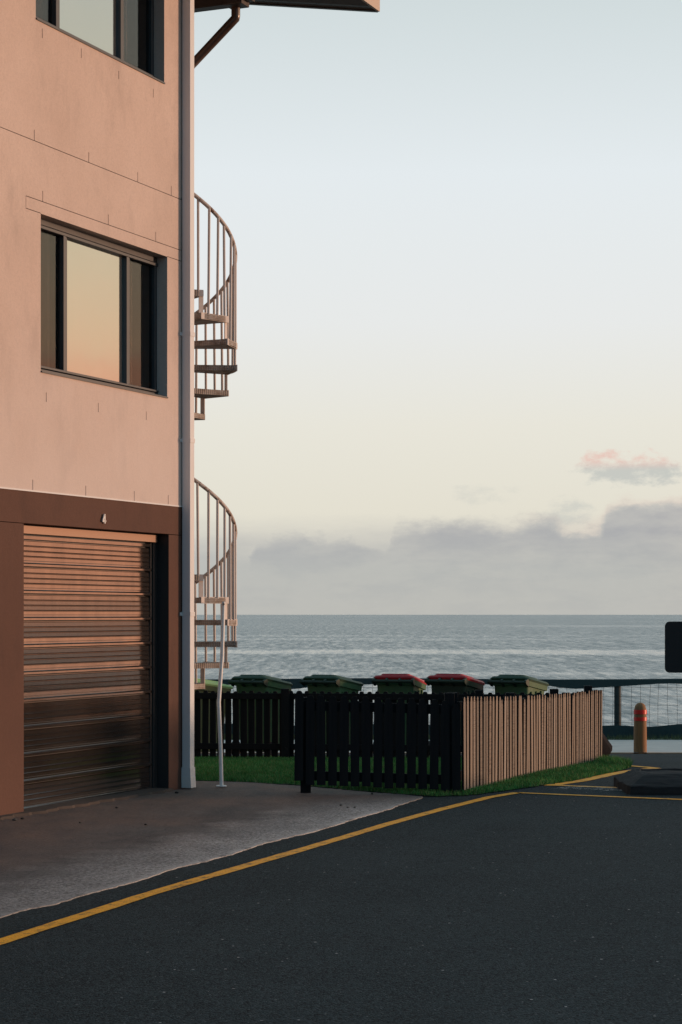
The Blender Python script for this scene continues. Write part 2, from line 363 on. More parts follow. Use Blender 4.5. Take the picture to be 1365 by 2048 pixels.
M['path'] = mat('pale_path_concrete', m_conc((.64, .59, .53), (.52, .48, .43)))
M['threshold'] = mat('threshold_concrete', m_conc((.105, .08, .066), (.06, .05, .044)))
M['soil'] = mat('lawn_soil', m_conc((.030, .075, .020), (.020, .045, .014)))
M['sand'] = mat('dune_sand', m_conc((.36, .34, .29), (.16, .17, .10)))
M['block'] = mat('dark_concrete', m_conc((.020, .021, .022), (.034, .035, .036), .5))
def m_grass(n, b):
    r = n.n('ShaderNodeAttribute', _attribute_name='tint').outputs['Fac']; p = pos(n)
    c = n.ramp(r, [(0, (.040, .17, .042)), (.5, (.064, .27, .062)), (.8, (.10, .29, .075)), (.88, (.2, .26, .09)), (1, (.36, .31, .15))])
    c = n.mix(n.mr(n.noise(p, 1.3, 4), .4, .7, 0, .5), c, (.016, .055, .013))
    setp(n, b, Base__Color=c, Roughness=.7); b.inputs['Specular IOR Level'].default_value = .15
M['grass'] = mat('grass_blades', m_grass)
M['dune_grass'] = mat('dune_grass_blades', lambda n, b: setp(n, b, Base__Color=n.ramp(n.n('ShaderNodeAttribute', _attribute_name='tint').outputs['Fac'], [(0, (.035, .06, .022)), (1, (.12, .14, .055))]), Roughness=.8))
def m_water(n, b):
    p = pos(n); x, y, z = n.sep(p)
    def chop(fx, fy, d=3): return n.noise(n.comb(n.m('MULTIPLY', x, fx), n.m('MULTIPLY', y, fy), 0), 1.0, d, .65)
    c1, c2, c3, c4 = chop(2.6, .40, 4), chop(1.3, .14, 4), chop(.6, .045, 4), chop(.2, .010, 4)
    ly = n.m('LOGARITHM', n.m('MAXIMUM', y, 1), 2.718)
    band = n.noise(n.comb(n.m('MULTIPLY', x, .0016), n.m('MULTIPLY', ly, 4.2), 2.4), 1.6, 4, .55)
    edge_n = n.m('MULTIPLY', n.m('SUBTRACT', chop(.012, .02), .5), 60)
    slick = n.mr(n.m('ABSOLUTE', n.m('SUBTRACT', n.m('ADD', y, edge_n), 312)), 30, 8, 0, 1, True)      # a calm streak lying on the bay
    slick2 = n.m('MULTIPLY', n.mr(n.m('ABSOLUTE', n.m('SUBTRACT', n.m('ADD', y, n.m('MULTIPLY', edge_n, 2)), 455)), 45, 10, 0, 1, True), n.mr(chop(.006, .01), .45, .6))
    calm = n.m('MAXIMUM', n.m('MAXIMUM', slick, n.m('MULTIPLY', slick2, .6)), n.m('MULTIPLY', n.mr(band, .52, .70, 0, 1, True), .45))
    mixn = n.m('ADD', n.m('ADD', n.m('MULTIPLY', c1, .22), n.m('MULTIPLY', c2, .30)), n.m('ADD', n.m('MULTIPLY', c3, .30), n.m('MULTIPLY', c4, .10)))
    h = n.m('ADD', n.m('ADD', n.m('MULTIPLY', c1, .22), n.m('MULTIPLY', c2, .6)), n.m('ADD', n.m('MULTIPLY', c3, 1.2), n.m('MULTIPLY', c4, .8)))
    nm = n.bump(h, n.mr(calm, 0, 1, .75, .22), 1.0)
    rip = n.mr(mixn, .385, .535, 0, 1)
    rg = n.m('SUBTRACT', n.mr(rip, 0, 1, .22, .46), n.m('MULTIPLY', calm, .14))
    col = n.mix(rip, (.19, .245, .245), (.10, .145, .15)); col = n.mix(n.m('MULTIPLY', calm, .6), col, (.27, .30, .29))  # wave shading put into the base colour; calm streaks tinted paler
    setp(n, b, Base__Color=col, Roughness=rg, Normal=nm, IOR=1.33); b.inputs['Specular IOR Level'].default_value = .5
M['water'] = mat('sea_water', m_water)
def m_door(n, b):
    p = objc(n); d = n.noise(stretch(n, p, 1, 1, .3), 6, 5, .6)
    setp(n, b, Base__Color=n.mix(n.mr(d, .35, .7), (.29, .255, .235), (.235, .205, .19)), Metallic=.94, Roughness=n.mr(d, .3, .7, .10, .15), Normal=n.bump(n.noise(p, 90, 2), .04, .002))
M['door'] = mat('garage_door_metal', m_door)
M['door_trim'] = mat('door_trim_metal', lambda n, b: setp(n, b, Base__Color=(.028, .03, .032), Roughness=.45, Metallic=.2))
M['door_head'] = mat('door_head_metal', lambda n, b: setp(n, b, Base__Color=(.33, .20, .135), Roughness=.5, Metallic=.2))
def m_frame(n, b):
    p = objc(n); setp(n, b, Base__Color=n.mix(n.noise(p, 9, 5), (.05, .056, .062), (.075, .08, .085)), Roughness=.4, Metallic=.3)
M['frame'] = mat('window_aluminium', m_frame)
def m_pane(n, b):
    d = n.noise(pos(n), 3, 4)
    setp(n, b, Base__Color=(.66, .66, .62), Metallic=.95, Roughness=n.mr(d, .3, .7, .07, .12), Normal=n.bump(n.noise(pos(n), 1.8, 2), .05, .02))
M['mirror'] = mat('reflective_pane', m_pane)
def m_glass(n, b):
    setp(n, b, Base__Color=(.55, .52, .48), Roughness=.03, Transmission__Weight=1.0, IOR=1.45)
M['glass'] = mat('tinted_glass', m_glass)
M['curtain'] = mat('curtain_cloth', lambda n, b: setp(n, b, Base__Color=n.mix(n.noise(pos(n), 14, 4), (.30, .23, .18), (.18, .135, .11)), Roughness=.9))
def m_plastic(c, rough=.45, sun=(.2, .22, .05), amt=.4):
    def f(n, b):
        p = objc(n); d = n.noise(stretch(n, p, 1, 1, .5), 6, 6, .65)
        col = n.mix(n.m('MULTIPLY', n.mr(d, .48, .75, 0, 1, True), amt), c, sun); col = n.mix(n.mr(n.noise(p, 40, 3), .6, .72, 0, .35), col, tuple(x * .45 for x in c))
        setp(n, b, Base__Color=col, Roughness=n.mr(d, .3, .7, rough, rough + .2)); b.inputs['Specular IOR Level'].default_value = .3
    return f
M['bin'] = mat('bin_green_plastic', m_plastic((.052, .128, .06), .5, (.17, .20, .065), .5))
M['bin_lid'] = mat('bin_lid_plastic', m_plastic((.024, .060, .030), .42, (.07, .09, .04), .4))
M['bin_dark'] = mat('bin_dark_plastic', m_plastic((.020, .042, .027), .45, (.045, .06, .03), .3))
M['lid_red'] = mat('bin_red_plastic', m_plastic((.42, .022, .028), .4, (.42, .09, .06), .35))
M['lid_lime'] = mat('bin_lime_plastic', m_plastic((.42, .60, .24), .45, (.5, .55, .32), .4))
M['bin_olive'] = mat('bin_olive_plastic', m_plastic((.16, .17, .075), .5, (.32, .22, .10), .5))
M['rubber'] = mat('black_rubber', lambda n, b: setp(n, b, Base__Color=(.012, .012, .013), Roughness=.75))
def m_log(n, b):
    p = objc(n); g = n.noise(stretch(n, p, 22, 22, 1.4), 1.0, 5, .6); big = n.noise(p, 3.5, 3, .6)
    c = n.mix(n.mr(g, .3, .7), (.36, .155, .05), (.23, .10, .036)); c = n.mix(n.mr(big, .5, .7, 0, .5), c, (.20, .13, .07))
    c = n.mix(n.mr(n.noise(p, 11, 2), .70, .74, 0, .7), c, (.07, .04, .02))
    setp(n, b, Base__Color=c, Roughness=.75, Normal=n.bump(g, .3, .004))
M['log'] = mat('treated_pine_log', m_log)
M['red_band'] = mat('red_reflective_band', lambda n, b: setp(n, b, Base__Color=n.mix(n.noise(objc(n), 20, 3), (.85, .025, .012), (.7, .02, .012)), Roughness=.4))
M['sign'] = mat('sign_back_metal', lambda n, b: setp(n, b, Base__Color=n.mix(n.noise(objc(n), 6, 4), (.008, .008, .009), (.014, .014, .015)), Roughness=.7))
M['sign_edge'] = mat('sign_edge_metal', lambda n, b: setp(n, b, Base__Color=(.25, .25, .26), Roughness=.4, Metallic=.6))
def m_rock(n, b):
    p = objc(n); a = n.noise(p, 5, 6, .65); setp(n, b, Base__Color=n.mix(n.mr(a, .35, .7), (.022, .017, .016), (.010, .0095, .010)), Roughness=.9, Normal=n.bump(a, .7, .03)); b.inputs['Specular IOR Level'].default_value = .08
M['rock'] = mat('dark_rock', m_rock)
M['seafence'] = mat('dark_green_timber', lambda n, b: setp(n, b, Base__Color=n.mix(n.noise(stretch(n, objc(n), 8, 8, 1), 2, 4), (.014, .025, .025), (.024, .036, .035)), Roughness=.75))
M['cloth'] = mat('dark_green_shade_cloth', lambda n, b: setp(n, b, Base__Color=n.mix(n.noise(pos(n), 3, 4), (.010, .030, .032), (.018, .045, .046)), Roughness=.8, Normal=n.bump(n.noise(pos(n), 7, 3), .5, .03)))
M['wire'] = mat('wire', lambda n, b: setp(n, b, Base__Color=(.05, .055, .055), Roughness=.5, Metallic=.4))
def m_soffit(n, b):
    p = pos(n); g = n.noise(p, 5, 4); setp(n, b, Base__Color=n.mix(g, (.085, .062, .05), (.06, .045, .037)), Roughness=.7)
M['soffit'] = mat('brown_soffit', m_soffit)
M['gutter'] = mat('dark_gutter', lambda n, b: setp(n, b, Base__Color=n.mix(n.noise(pos(n), 7, 4), (.05, .042, .038), (.035, .03, .028)), Roughness=.45))
M['fascia'] = mat('pale_fascia', m_paint((.58, .44, .34), .5, (.4, .3, .22), .4, 4))
M['roof_pipe'] = mat('brown_pipe', m_paint((.07, .042, .03), .3, (.05, .035, .03), .4, 6, .7))
M['roof'] = mat('roof_tile', m_paint((.11, .08, .07), .7, (.06, .05, .045), .5, 3))
M['pebble'] = mat('pebble_stone', lambda n, b: setp(n, b, Base__Color=n.mix(rnd(n), (.012, .012, .012), (.09, .085, .08)), Roughness=.85))
M['cool_light_or_scuff'] = mat('white_scuff', lambda n, b: (lambda p: setp(n, b, Base__Color=(.42, .41, .39), Roughness=.9, Alpha=n.m('MULTIPLY', n.mr(n.noise(p, 14, 4, .7), .46, .60), n.mr(n.noise(p, 60, 3, .7), .42, .55))))(pos(n)))

# ------------------------------------------------------------------ the setting
def strip(name, x0, x1, ys, mat_, dz=0, h=gh, kind='structure'):
    mb = MB()
    for a, b in zip(ys[:-1], ys[1:]): mb.face([(x0, a, h(a) + dz), (x1, a, h(a) + dz), (x1, b, h(b) + dz), (x0, b, h(b) + dz)])
    o = obj(name, mb, mat_); o['kind'] = kind; return o
ys_all = [-60, 0, 10, 18.8] + [18.8 + .4 * i for i in range(1, 47)]
road = strip('road', -400, 400, [-300] + [y for y in ys_all if y < 32.2] + [32.2], M['asphalt'])
path = strip('path', -400, 400, [32.0, 33, 34, 35, 36, 37.15], M['path'], .022)
def shore_h(y): return float(np.interp(y, [37, 38.6, 39.6, 46, 60, 75], [gh(37) + .0, gh(38) + .06, gh(38) - .2, -2.6, -4.1, -4.6]))
shore = strip('shore', -400, 400, [37.0, 37.6, 38.2, 38.6, 39.2, 39.6, 42, 46, 52, 60, 75], M['sand'], 0, shore_h)
mb = MB(); ysea = [55, 90, 150, 300, 700, 2000, 8000, 45000]
for a, b in zip(ysea[:-1], ysea[1:]): mb.face([(-a * 1.2 - 500, a, -4), (a * 1.2 + 500, a, -4), (b * 1.2 + 500, b, -4), (-b * 1.2 - 500, b, -4)])
sea = tag(obj('sea', mb, M['water']), kind='structure')

# driveway: a grid clipped to its outline, 15 mm proud of the road, with a worn ragged edge
edge_px = [(0, 1837), (50, 1821), (110, 1810), (169, 1791), (249, 1771), (309, 1753), (349, 1738), (413, 1724), (463, 1710), (523, 1690),
           (573, 1677), (623, 1666), (680, 1649), (730, 1633), (780, 1619), (800, 1611), (820, 1605), (838, 1599), (846, 1596)]
edge = [on_ground(*p) for p in edge_px]
d0 = (edge[0] - edge[4]).normalized(); edge = [edge[0] + d0 * k for k in (9, 6, 4, 2, 1)] + edge
back_px = [(846, 1594), (800, 1590), (720, 1584), (660, 1578), (590, 1572), (500, 1566), (440, 1564), (385, 1563)]
back = [on_ground(*p) for p in back_px]
def ragged(pl, amp, step=.05):
    out = []
    for a, b in zip(pl[:-1], pl[1:]):
        k = max(1, int((b - a).length / step))
        for i in range(k):
            q = a.lerp(b, i / k); nrm = Vector((-(b - a).y, (b - a).x, 0)).normalized(); out.append(q + nrm * random.gauss(0, amp))
    return out + [pl[-1]]
edge_r = ragged(edge, .006); back_r = ragged(back, .01)
far_l = W(.48, 0, -.4)
dr_poly = edge_r + back_r + [Vector((-1.75, 19.75, 0)), Vector((far_l.x, far_l.y, 0)), W(-14, 0, -.4)]
def sheet_with_attr(name, poly, mat_, dz, edge_pts):
    import bmesh
    bm = bmesh.new(); bm.faces.new([bm.verts.new((p.x, p.y, 0)) for p in poly])
    xs = [p.x for p in poly]; ys = [p.y for p in poly]; st = .16
    for axis, lo, hi in ((0, -4.4, max(xs)), (1, 8.5, max(ys))):
        c = lo
        while c < hi:
            co = (c, 0, 0) if axis == 0 else (0, c, 0); no = (1, 0, 0) if axis == 0 else (0, 1, 0)
            bmesh.ops.bisect_plane(bm, geom=bm.verts[:] + bm.edges[:] + bm.faces[:], plane_co=co, plane_no=no); c += st
    bmesh.ops.triangulate(bm, faces=bm.faces[:])
    me = bpy.data.meshes.new(name)
    for v in bm.verts: v.co.z = gh(v.co.y) + dz
    for f in bm.faces:
        if f.normal.z < 0: f.normal_flip()
    # a skirt down to the road
    bnd = [e for e in bm.edges if e.is_boundary]
    r = bmesh.ops.extrude_edge_only(bm, edges=bnd)
    for v in [g for g in r['geom'] if isinstance(g, bmesh.types.BMVert)]: v.co.z -= .03
    bm.to_mesh(me); bm.free(); me.materials.append(mat_)
    co = np.empty(len(me.vertices) * 3); me.vertices.foreach_get('co', co); co = co.reshape(-1, 3)
    e = np.array([(p.x, p.y) for p in edge_pts]); dist = np.full(len(co), 1e9)
    for a, b in zip(e[:-1], e[1:]):
        ab = b - a; t = np.clip(((co[:, :2] - a) @ ab) / (ab @ ab + 1e-9), 0, 1); dist = np.minimum(dist, np.linalg.norm(co[:, :2] - a - t[:, None] * ab, axis=1))
    wd = (co[:, 0] - W0.x) * WN.x + (co[:, 1] - W0.y) * WN.y
    for nm, arr in (('edge', dist), ('wall', np.maximum(wd, 0))):
        at_ = me.attributes.new(nm, 'FLOAT', 'POINT'); at_.data.foreach_set('value', arr.astype(np.float32))
    o = bpy.data.objects.new(name, me); C.objects.link(o); o['kind'] = 'structure'; return o
drive = sheet_with_attr('driveway', dr_poly, M['drive'], .006, edge)

# painted lines
def painted(pl, wd, name='painted_line', mat_='yellow', dz=.005):
    L, Rr = [], []
    pts_ = []
    for a, b in zip(pl[:-1], pl[1:]):
        k = max(1, int((b - a).length / .12)); pts_ += [a.lerp(b, i / k) for i in range(k)]
    pts_.append(pl[-1])
    ww = wd if isinstance(wd, list) else [wd] * 2
    for i, p in enumerate(pts_):
        d = (pts_[min(i + 1, len(pts_) - 1)] - pts_[max(i - 1, 0)]); nn = Vector((-d.y, d.x, 0)).normalized(); h_ = (ww[0] + (ww[-1] - ww[0]) * i / (len(pts_) - 1)) / 2
        L.append(p + nn * (h_ + random.gauss(0, .002))); Rr.append(p - nn * (h_ + random.gauss(0, .002)))
    mb = MB()
    for i in range(len(L) - 1): mb.face([q + Vector((0, 0, dz)) for q in (Rr[i], Rr[i + 1], L[i + 1], L[i])])
    return obj(name, mb, M[mat_], road)
yl = [on_ground(*p) for p in [(0, 1885.5), (100, 1853), (199, 1821.5), (299, 1789), (399, 1759.5), (498, 1731), (598, 1702), (680, 1678), (780, 1648), (881, 1620), (981, 1595), (1036, 1586)]]
yl = [yl[0] + (yl[0] - yl[2]).normalized() * k for k in (6, 3)] + yl
painted(yl, .095)
painted([on_ground(*p) for p in [(1036, 1586.2), (1365, 1600), (1700, 1614)]], .085)
painted([on_ground(*p) for p in [(1100, 1572), (1122, 1568), (1163, 1562.4), (1184, 1557.8), (1226, 1548.4), (1257, 1542.8), (1299, 1538.0), (1314, 1537.0)]], .13)
painted([on_ground(*p) for p in [(1108, 1571.5), (1180, 1574.5), (1257, 1577.5), (1420, 1584)]], .10, dz=.007)
painted([on_ground(*p) for p in [(1314, 1537), (1269, 1533.4), (1240, 1531)]], .10, dz=.007)
painted([on_ground(*p) for p in [(1118, 1576), (1190, 1578.5), (1262, 1581)]], .38, 'scuff_mark', 'cool_light_or_scuff', .009)

# lawn inside the fences and the verge outside the leaning fence
FL, FR = Vector((-.346, 18.5, 0)), Vector((1.035, 18.5, 0))      # front fence ends
RF = Vector((3.02, 24.45, 0)); BL = Vector((-4.4, 25.95, 0))      # far end of the lit fence, left end of the back fence
lawn_poly = [(-3.6, 20.0)] + [(p.x, p.y) for p in ragged([on_ground(*p) for p in [(385, 1562.5), (440, 1563.5), (500, 1565.5), (590, 1571), (660, 1577), (720, 1583), (800, 1589), (872, 1594), (925, 1592), (960, 1590),
             (1000, 1584), (1045, 1578), (1090, 1571), (1140, 1564), (1180, 1556), (1215, 1548), (1245, 1541), (1262, 1536), (1258, 1531), (1238, 1525.5), (1215, 1522)]], .012, .08)] + [(3.3, 25.6), (-4.6, 26.4)]
lawn = poly_sheet('lawn', lawn_poly, M['soil'], .008, kind='structure')

# ------------------------------------------------------------------ the building
bl = thing('apartment_building', W(0, 0, 0), 'rendered apartment building, pale pink above a brown garage storey', 'building')
T0, T1 = -15.0, on_wall(387.5, 1200)[0]
def avg_z(*pp): return sum(on_wall(*p)[1] for p in pp) / len(pp)
Z1 = avg_z((0, 975), (180, 992.5), (358, 1010)); Z2 = avg_z((0, 248), (351, 398)); ZR = 8.05
dL, dR_ = on_wall(48, 1340)[0], on_wall(338, 1340)[0]; dT = avg_z((50, 1046), (338, 1068))
def win_rect(xl, xr, corners_t, corners_b): return on_wall(xl, 600)[0], on_wall(xr, 600)[0], avg_z(*corners_b), avg_z(*corners_t)
w1 = win_rect(82, 335, [(80, 424), (333, 515)], [(87, 742), (336, 800)])
w2h = w1[3] - w1[2]; zb2 = avg_z((72, 30), (329, 176)); w2 = (on_wall(72, 0)[0], on_wall(329, 0)[0], zb2, zb2 + w2h)
G = .0055
def grid_wall(mb, t0, t1, z0, z1, holes, depth):
    ts = sorted({t0, t1, *[h[0] for h in holes], *[h[1] for h in holes]}); ts = [t for t in ts if t0 <= t <= t1]
    zs = sorted({z0, z1, *[h[2] for h in holes], *[h[3] for h in holes]}); zs = [z for z in zs if z0 <= z <= z1]
    nt_, nz = len(ts) - 1, len(zs) - 1
    fill = [[not any(h[0] - 1e-6 <= ts[i] and ts[i + 1] <= h[1] + 1e-6 and h[2] - 1e-6 <= zs[j] and zs[j + 1] <= h[3] + 1e-6 for h in holes) for j in range(nz)] for i in range(nt_)]
    ok = lambda i, j: 0 <= i < nt_ and 0 <= j < nz and fill[i][j]
    for i in range(nt_):
        for j in range(nz):
            if not fill[i][j]: continue
            a, b, c, d = ts[i], ts[i + 1], zs[j], zs[j + 1]
            mb.face([W(a, c), W(b, c), W(b, d), W(a, d)])
            if not ok(i - 1, j): mb.face([W(a, c, -depth), W(a, c), W(a, d), W(a, d, -depth)])
            if not ok(i + 1, j): mb.face([W(b, c), W(b, c, -depth), W(b, d, -depth), W(b, d)])
            if not ok(i, j - 1): mb.face([W(a, c, -depth), W(b, c, -depth), W(b, c), W(a, c)])
            if not ok(i, j + 1): mb.face([W(a, d), W(b, d), W(b, d, -depth), W(a, d, -depth)])
def slot(px, y0, y1, wd=.0095):
    t, za = on_wall(px, y0); _, zb = on_wall(px, y1); return (t - wd / 2, t + wd / 2, zb, za)
WD = .17
weep_hi = [slot(85, 57, 76), slot(163, 97, 116), slot(238, 142, 158), slot(307, 178, 195)]
weep_b = [(69, 258), (178, 308), (276, 351), (343, 381)]; weep_c = [(86, 381), (217, 432), (312, 470)]
weep_d = [slot(93, 785, 804), slot(197, 806, 824), slot(293, 823, 840)]; weep_e = [(66, 963), (172, 975), (269, 985), (337, 992)]
ltop = avg_z((52, 388), (355, 500)); lbot = w1[3]; lt0 = on_wall(52, 395)[0]
def up_slots(lst, z): return [(on_wall(x, y)[0] - .0048, on_wall(x, y)[0] + .0048, z, z + .085) for x, y in lst]
more_t = [T for T in np.arange(dL - 1.0, T0, -1.0)]
hol = [(w1[0], w1[1], w1[2], w1[3]), (T0, T1, Z2 - G, Z2), *weep_d, *up_slots(weep_c, ltop), *up_slots(weep_b, Z2), *up_slots(weep_e, Z1), *weep_hi,
       (lt0, T1, ltop - G, ltop), (lt0, lt0 + G, lbot, ltop), (lt0, w1[0], lbot, lbot + G), (w1[1], T1, lbot, lbot + G), (w2[0], w2[1], w2[2], min(w2[3], ZR - .05))]
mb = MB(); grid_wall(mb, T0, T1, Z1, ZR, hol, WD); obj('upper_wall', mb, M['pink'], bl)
mb = MB(); grid_wall(mb, T0, T1, -.1, Z1 - .012, [(dL, dR_, -.1, dT), (T0, dL, dT - G, dT), (dR_, T1, dT - G, dT)], WD); obj('garage_wall', mb, M['brown'], bl)
mb = MB(); mb.wbox(T0, T1 + .004, Z1 - .012, Z1, -.1, .006); obj('flashing', mb, M['pipe'], bl)
DEPTH = 9.0                                              # core walls, sea side and back
mb = MB()
co_h = [(w1[0], w1[1], w1[2], w1[3]), (w2[0], w2[1], w2[2], w2[3]), (dL, dR_, -.1, dT)]
ts = sorted({T0, T1, *[h[0] for h in co_h], *[h[1] for h in co_h]}); zs = sorted({-.1, ZR, *[h[2] for h in co_h], *[h[3] for h in co_h]})
for a, b in zip(ts[:-1], ts[1:]):
    for c, d in zip(zs[:-1], zs[1:]):
        if not any(h[0] - 1e-6 <= a and b <= h[1] + 1e-6 and h[2] - 1e-6 <= c and d <= h[3] + 1e-6 for h in co_h):
            mb.face([W(a, c, -WD), W(b, c, -WD), W(b, d, -WD), W(a, d, -WD)])
obj('core_wall', mb, M['dark_in'], bl)
mb = MB()
mb.face([W(T1, -.6, 0), W(T1, -.6, -DEPTH), W(T1, ZR, -DEPTH), W(T1, ZR, 0)])
mb.face([W(T0, -.1, -DEPTH), W(T0, -.1, 0), W(T0, ZR, 0), W(T0, ZR, -DEPTH)])
mb.face([W(T1, -.6, -DEPTH), W(T0, -.6, -DEPTH), W(T0, ZR, -DEPTH), W(T1, ZR, -DEPTH)])
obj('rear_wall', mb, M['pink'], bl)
mb = MB()
for z in (Z1 - .1, Z2 - .1, ZR - .02): mb.wbox(T0 + .05, T1 - .05, z, z + .05, -DEPTH + .05, -WD - .02)
mb.wbox(T0 + .05, T1 - .05, 0, ZR - .1, -3.0, -2.95)
obj('inner_floor', mb, M['dark_in'], bl)

def make_window(rc, left_px, m1, m2, right_px):
    t0, t1, z0, z1 = rc; D = .115
    fr = MB(); fw = .045
    fr.wbox(t0, t1, z1 - .05, z1, -D - .05, -D + .01); fr.wbox(t0, t1, z1 - .085, z1 - .058, -D - .05, -D + .025)
    fr.wbox(t0, t1, z0, z0 + .05, -D - .05, -D + .02); fr.wbox(t0, t1, z0 + .055, z0 + .075, -D - .05, -D + .03)
    fr.wbox(t0, t0 + fw, z0, z1, -D - .049, -D + .012); fr.wbox(t1 - fw, t1, z0, z1, -D - .049, -D + .012)
    win = obj('window', fr, M['frame'], bl, bevel=.003)
    L = t1 - t0; a, b = t0 + m1 * L, t0 + m2 * L
    for c in (a, b):
        mu = MB(); mu.wbox(c - .035, c + .012, z0 + .07, z1 - .08, -D - .04, -D + .02); mu.wbox(c + .016, c + .05, z0 + .07, z1 - .08, -D - .045, -D + .004); obj('mullion', mu, M['frame'], win, bevel=.003)
    for (p, q, kind) in ((t0 + fw, a - .03, 'glass'), (a + .045, b - .03, 'mirror'), (b + .045, t1 - fw, 'glass')):
        g = MB(); g.wbox(p, q, z0 + .07, z1 - .08, -D - .025, -D - .019); obj('pane', g, M[kind], win)
    for (p, q) in ((t0 + .02, a + .05), (b - .02, b + .30 * (t1 - b) + .1)):
        cu = MB(); n = 26
        for i in range(n):
            u0, u1 = p + (q - p) * i / n, p + (q - p) * (i + 1) / n
            o0, o1 = [-D - .11 + .03 * math.sin(k * 1.35) + .012 * math.sin(k * .5) for k in (i, i + 1)]
            cu.face([W(u0, z0 + .03, o0), W(u1, z0 + .03, o1), W(u1, z1 - .03, o1), W(u0, z1 - .03, o0)])
        obj('curtain', cu, M['curtain'], win, smooth=60)
    si = MB(); si.wbox(t0 + .002, t1 - .002, z0 - .001, z0 + .012, -D + .02, .012); obj('sill', si, M['frame'], win)
    # painted reveal lining on the far jamb
    return win
def frac(px, rc, y=600): return (on_wall(px, y)[0] - rc[0]) / (rc[1] - rc[0])
# the frame sits back from the face, so its pixels are read on the recessed plane
def rec(px, d, y=600):
    v = Vector(((px - HX) / F, 1, 0)); q = W0 - WN * d; k = q.dot(WN) / v.dot(WN); return (v * k - W0).dot(WU)
f1 = [(rec(x, .115) - w1[0]) / (w1[1] - w1[0]) for x in (128, 254)]
make_window(w1, 0, f1[0], f1[1], 0)
f2 = [(rec(x, .115) - w2[0]) / (w2[1] - w2[0]) for x in (113, 242)]
make_window(w2, 0, f2[0], f2[1], 0)

# garage door: ten ribbed panels in a dark frame
DD = .15
gd = MB(); gd.wbox(dL - .05, dR_ + .05, -.05, dT + .1, -DD - .06, -DD - .03)
door = obj('garage_door', gd, M['door_trim'], bl)
p = .2195; nP = 10; dl, dr = dL - .02, dR_ - .075
for k in range(nP):
    z0 = .012 + k * p; mb = MB()
    prof = [(-.03, 0), (.004, 0), (.012, .006), (.012, .022), (.004, .030), (-.004, .034), (-.004, .046), (.0, .05)]
    for q in (.082, .124, .166): prof += [(.0, q - .006), (-.004, q - .004), (.007, q - .002), (.007, q), (-.001, q + .008)]
    prof += [(.0, p - .014), (-.006, p - .010), (-.006, p - .007), (-.03, p - .007)]
    mb.prism([(a + (.0065 * (1 - b / p) if a > -.02 else 0), b) for a, b in prof], lambda o, d, z: W(dl if d == 0 else dr, z0 + z, -DD + o))
    obj('panel', mb, M['door'], door)
ztop = .012 + nP * p
mb = MB(); mb.wbox(dl, dr, ztop + .004, ztop + .03, -DD - .03, -DD + .012); mb.wbox(dl, dr, ztop + .045, ztop + .062, -DD - .03, -DD + .006); obj('head_rail', mb, M['door'], door)
mb = MB(); mb.wbox(dL, dR_ - .035, dT - .075, dT - .012, -DD - .03, -DD + .05); obj('head_box', mb, M['door_head'], door)
for a, b in ((dR_ - .07, dR_ - .001),):
    mb = MB(); mb.wbox(a, b, 0, dT - .08, -DD - .02, -DD + .035); mb.wbox(a - .02, a, 0, dT - .08, -DD - .02, -DD + .015); obj('side_rail', mb, M['door_trim'], door, bevel=.004)
mb = MB(); mb.wbox(dL + .001, dL + .02, 0, dT - .08, -DD - .02, -DD + .01); obj('side_rail', mb, M['door_trim'], door)
mb = MB(); mb.wbox(dR_ + .0015 - .004, dR_ - .0005, 0, dT - .004, -DD, -.004); obj('jamb_shade_sheet', mb, M['door_trim'], door)  # thin dark sheet standing for the shade on the far reveal
# house number 4
num = MB(); nt0, nz1 = on_wall(205.5, 1028); _, nz0 = on_wall(205.5, 1047); nh = nz1 - nz0; nw = .058
Nn = lambda u, v: (nt0 + (u - .5) * nw, nz0 + v * nh)
def stroke(a, b, wd):
    (ta, za), (tb, zb) = Nn(*a), Nn(*b); d = Vector((tb - ta, zb - za)).normalized(); s_ = Vector((-d.y, d.x)) * wd / 2
    num.hexa([W(ta - s_.x, za - s_.y, .012), W(tb - s_.x, zb - s_.y, .012), W(tb + s_.x, zb + s_.y, .012), W(ta + s_.x, za + s_.y, .012),
              W(ta - s_.x, za - s_.y, .02), W(tb - s_.x, zb - s_.y, .02), W(tb + s_.x, zb + s_.y, .02), W(ta + s_.x, za + s_.y, .02)])
stroke((.66, 0), (.66, 1.0), .017); stroke((-.02, .25), (1.0, .25), .0165); stroke((.08, .25), (.62, .96), .0162)
obj('house_number', num, M['white_metal'], bl)

# downpipe on the corner of the street wall
pt0, pt1 = rec(362.8, 0), rec(362.8, 0) + .088
mb = MB(); mb.wbox(pt0, pt1, .09, ZR - .1, .008, .092); dp = obj('downpipe', mb, M['pipe'], bl, bevel=.006)
for zz in (on_wall(370, 1228)[1], on_wall(370, 670)[1], on_wall(370, 882)[1]):
    mb = MB(); mb.wbox(pt0 - .003, pt1 + .003, zz - .02, zz + .02, .006, .0955); mb.wbox(pt0 - .03, pt0 - .003, zz - .014, zz + .014, .001, .006); obj('pipe_bracket', mb, M['pipe'], dp)
mb = MB(); mb.hexa([W(pt0 - .004, .09, .098), W(pt1 + .004, .09, .098), W(pt1 + .004, .09, .004), W(pt0 - .004, .09, .004), W(pt0 - .004, .2, .096), W(pt1 + .004, .2, .096), W(pt1 + .004, .2, .006), W(pt0 - .004, .2, .006)])
obj('pipe_collar', mb, M['pipe'], dp)
mb = MB(); mb.hexa([W(pt0 - .006, .012, .106), W(pt1 + .008, .012, .106), W(pt1 + .008, .012, .004), W(pt0 - .006, .012, .004), W(pt0 - .006, .115, .1), W(pt1 + .006, .115, .1), W(pt1 + .006, .115, .003), W(pt0 - .006, .115, .003)])
obj('pipe_shoe', mb, M['white_metal'], dp, bevel=.004)

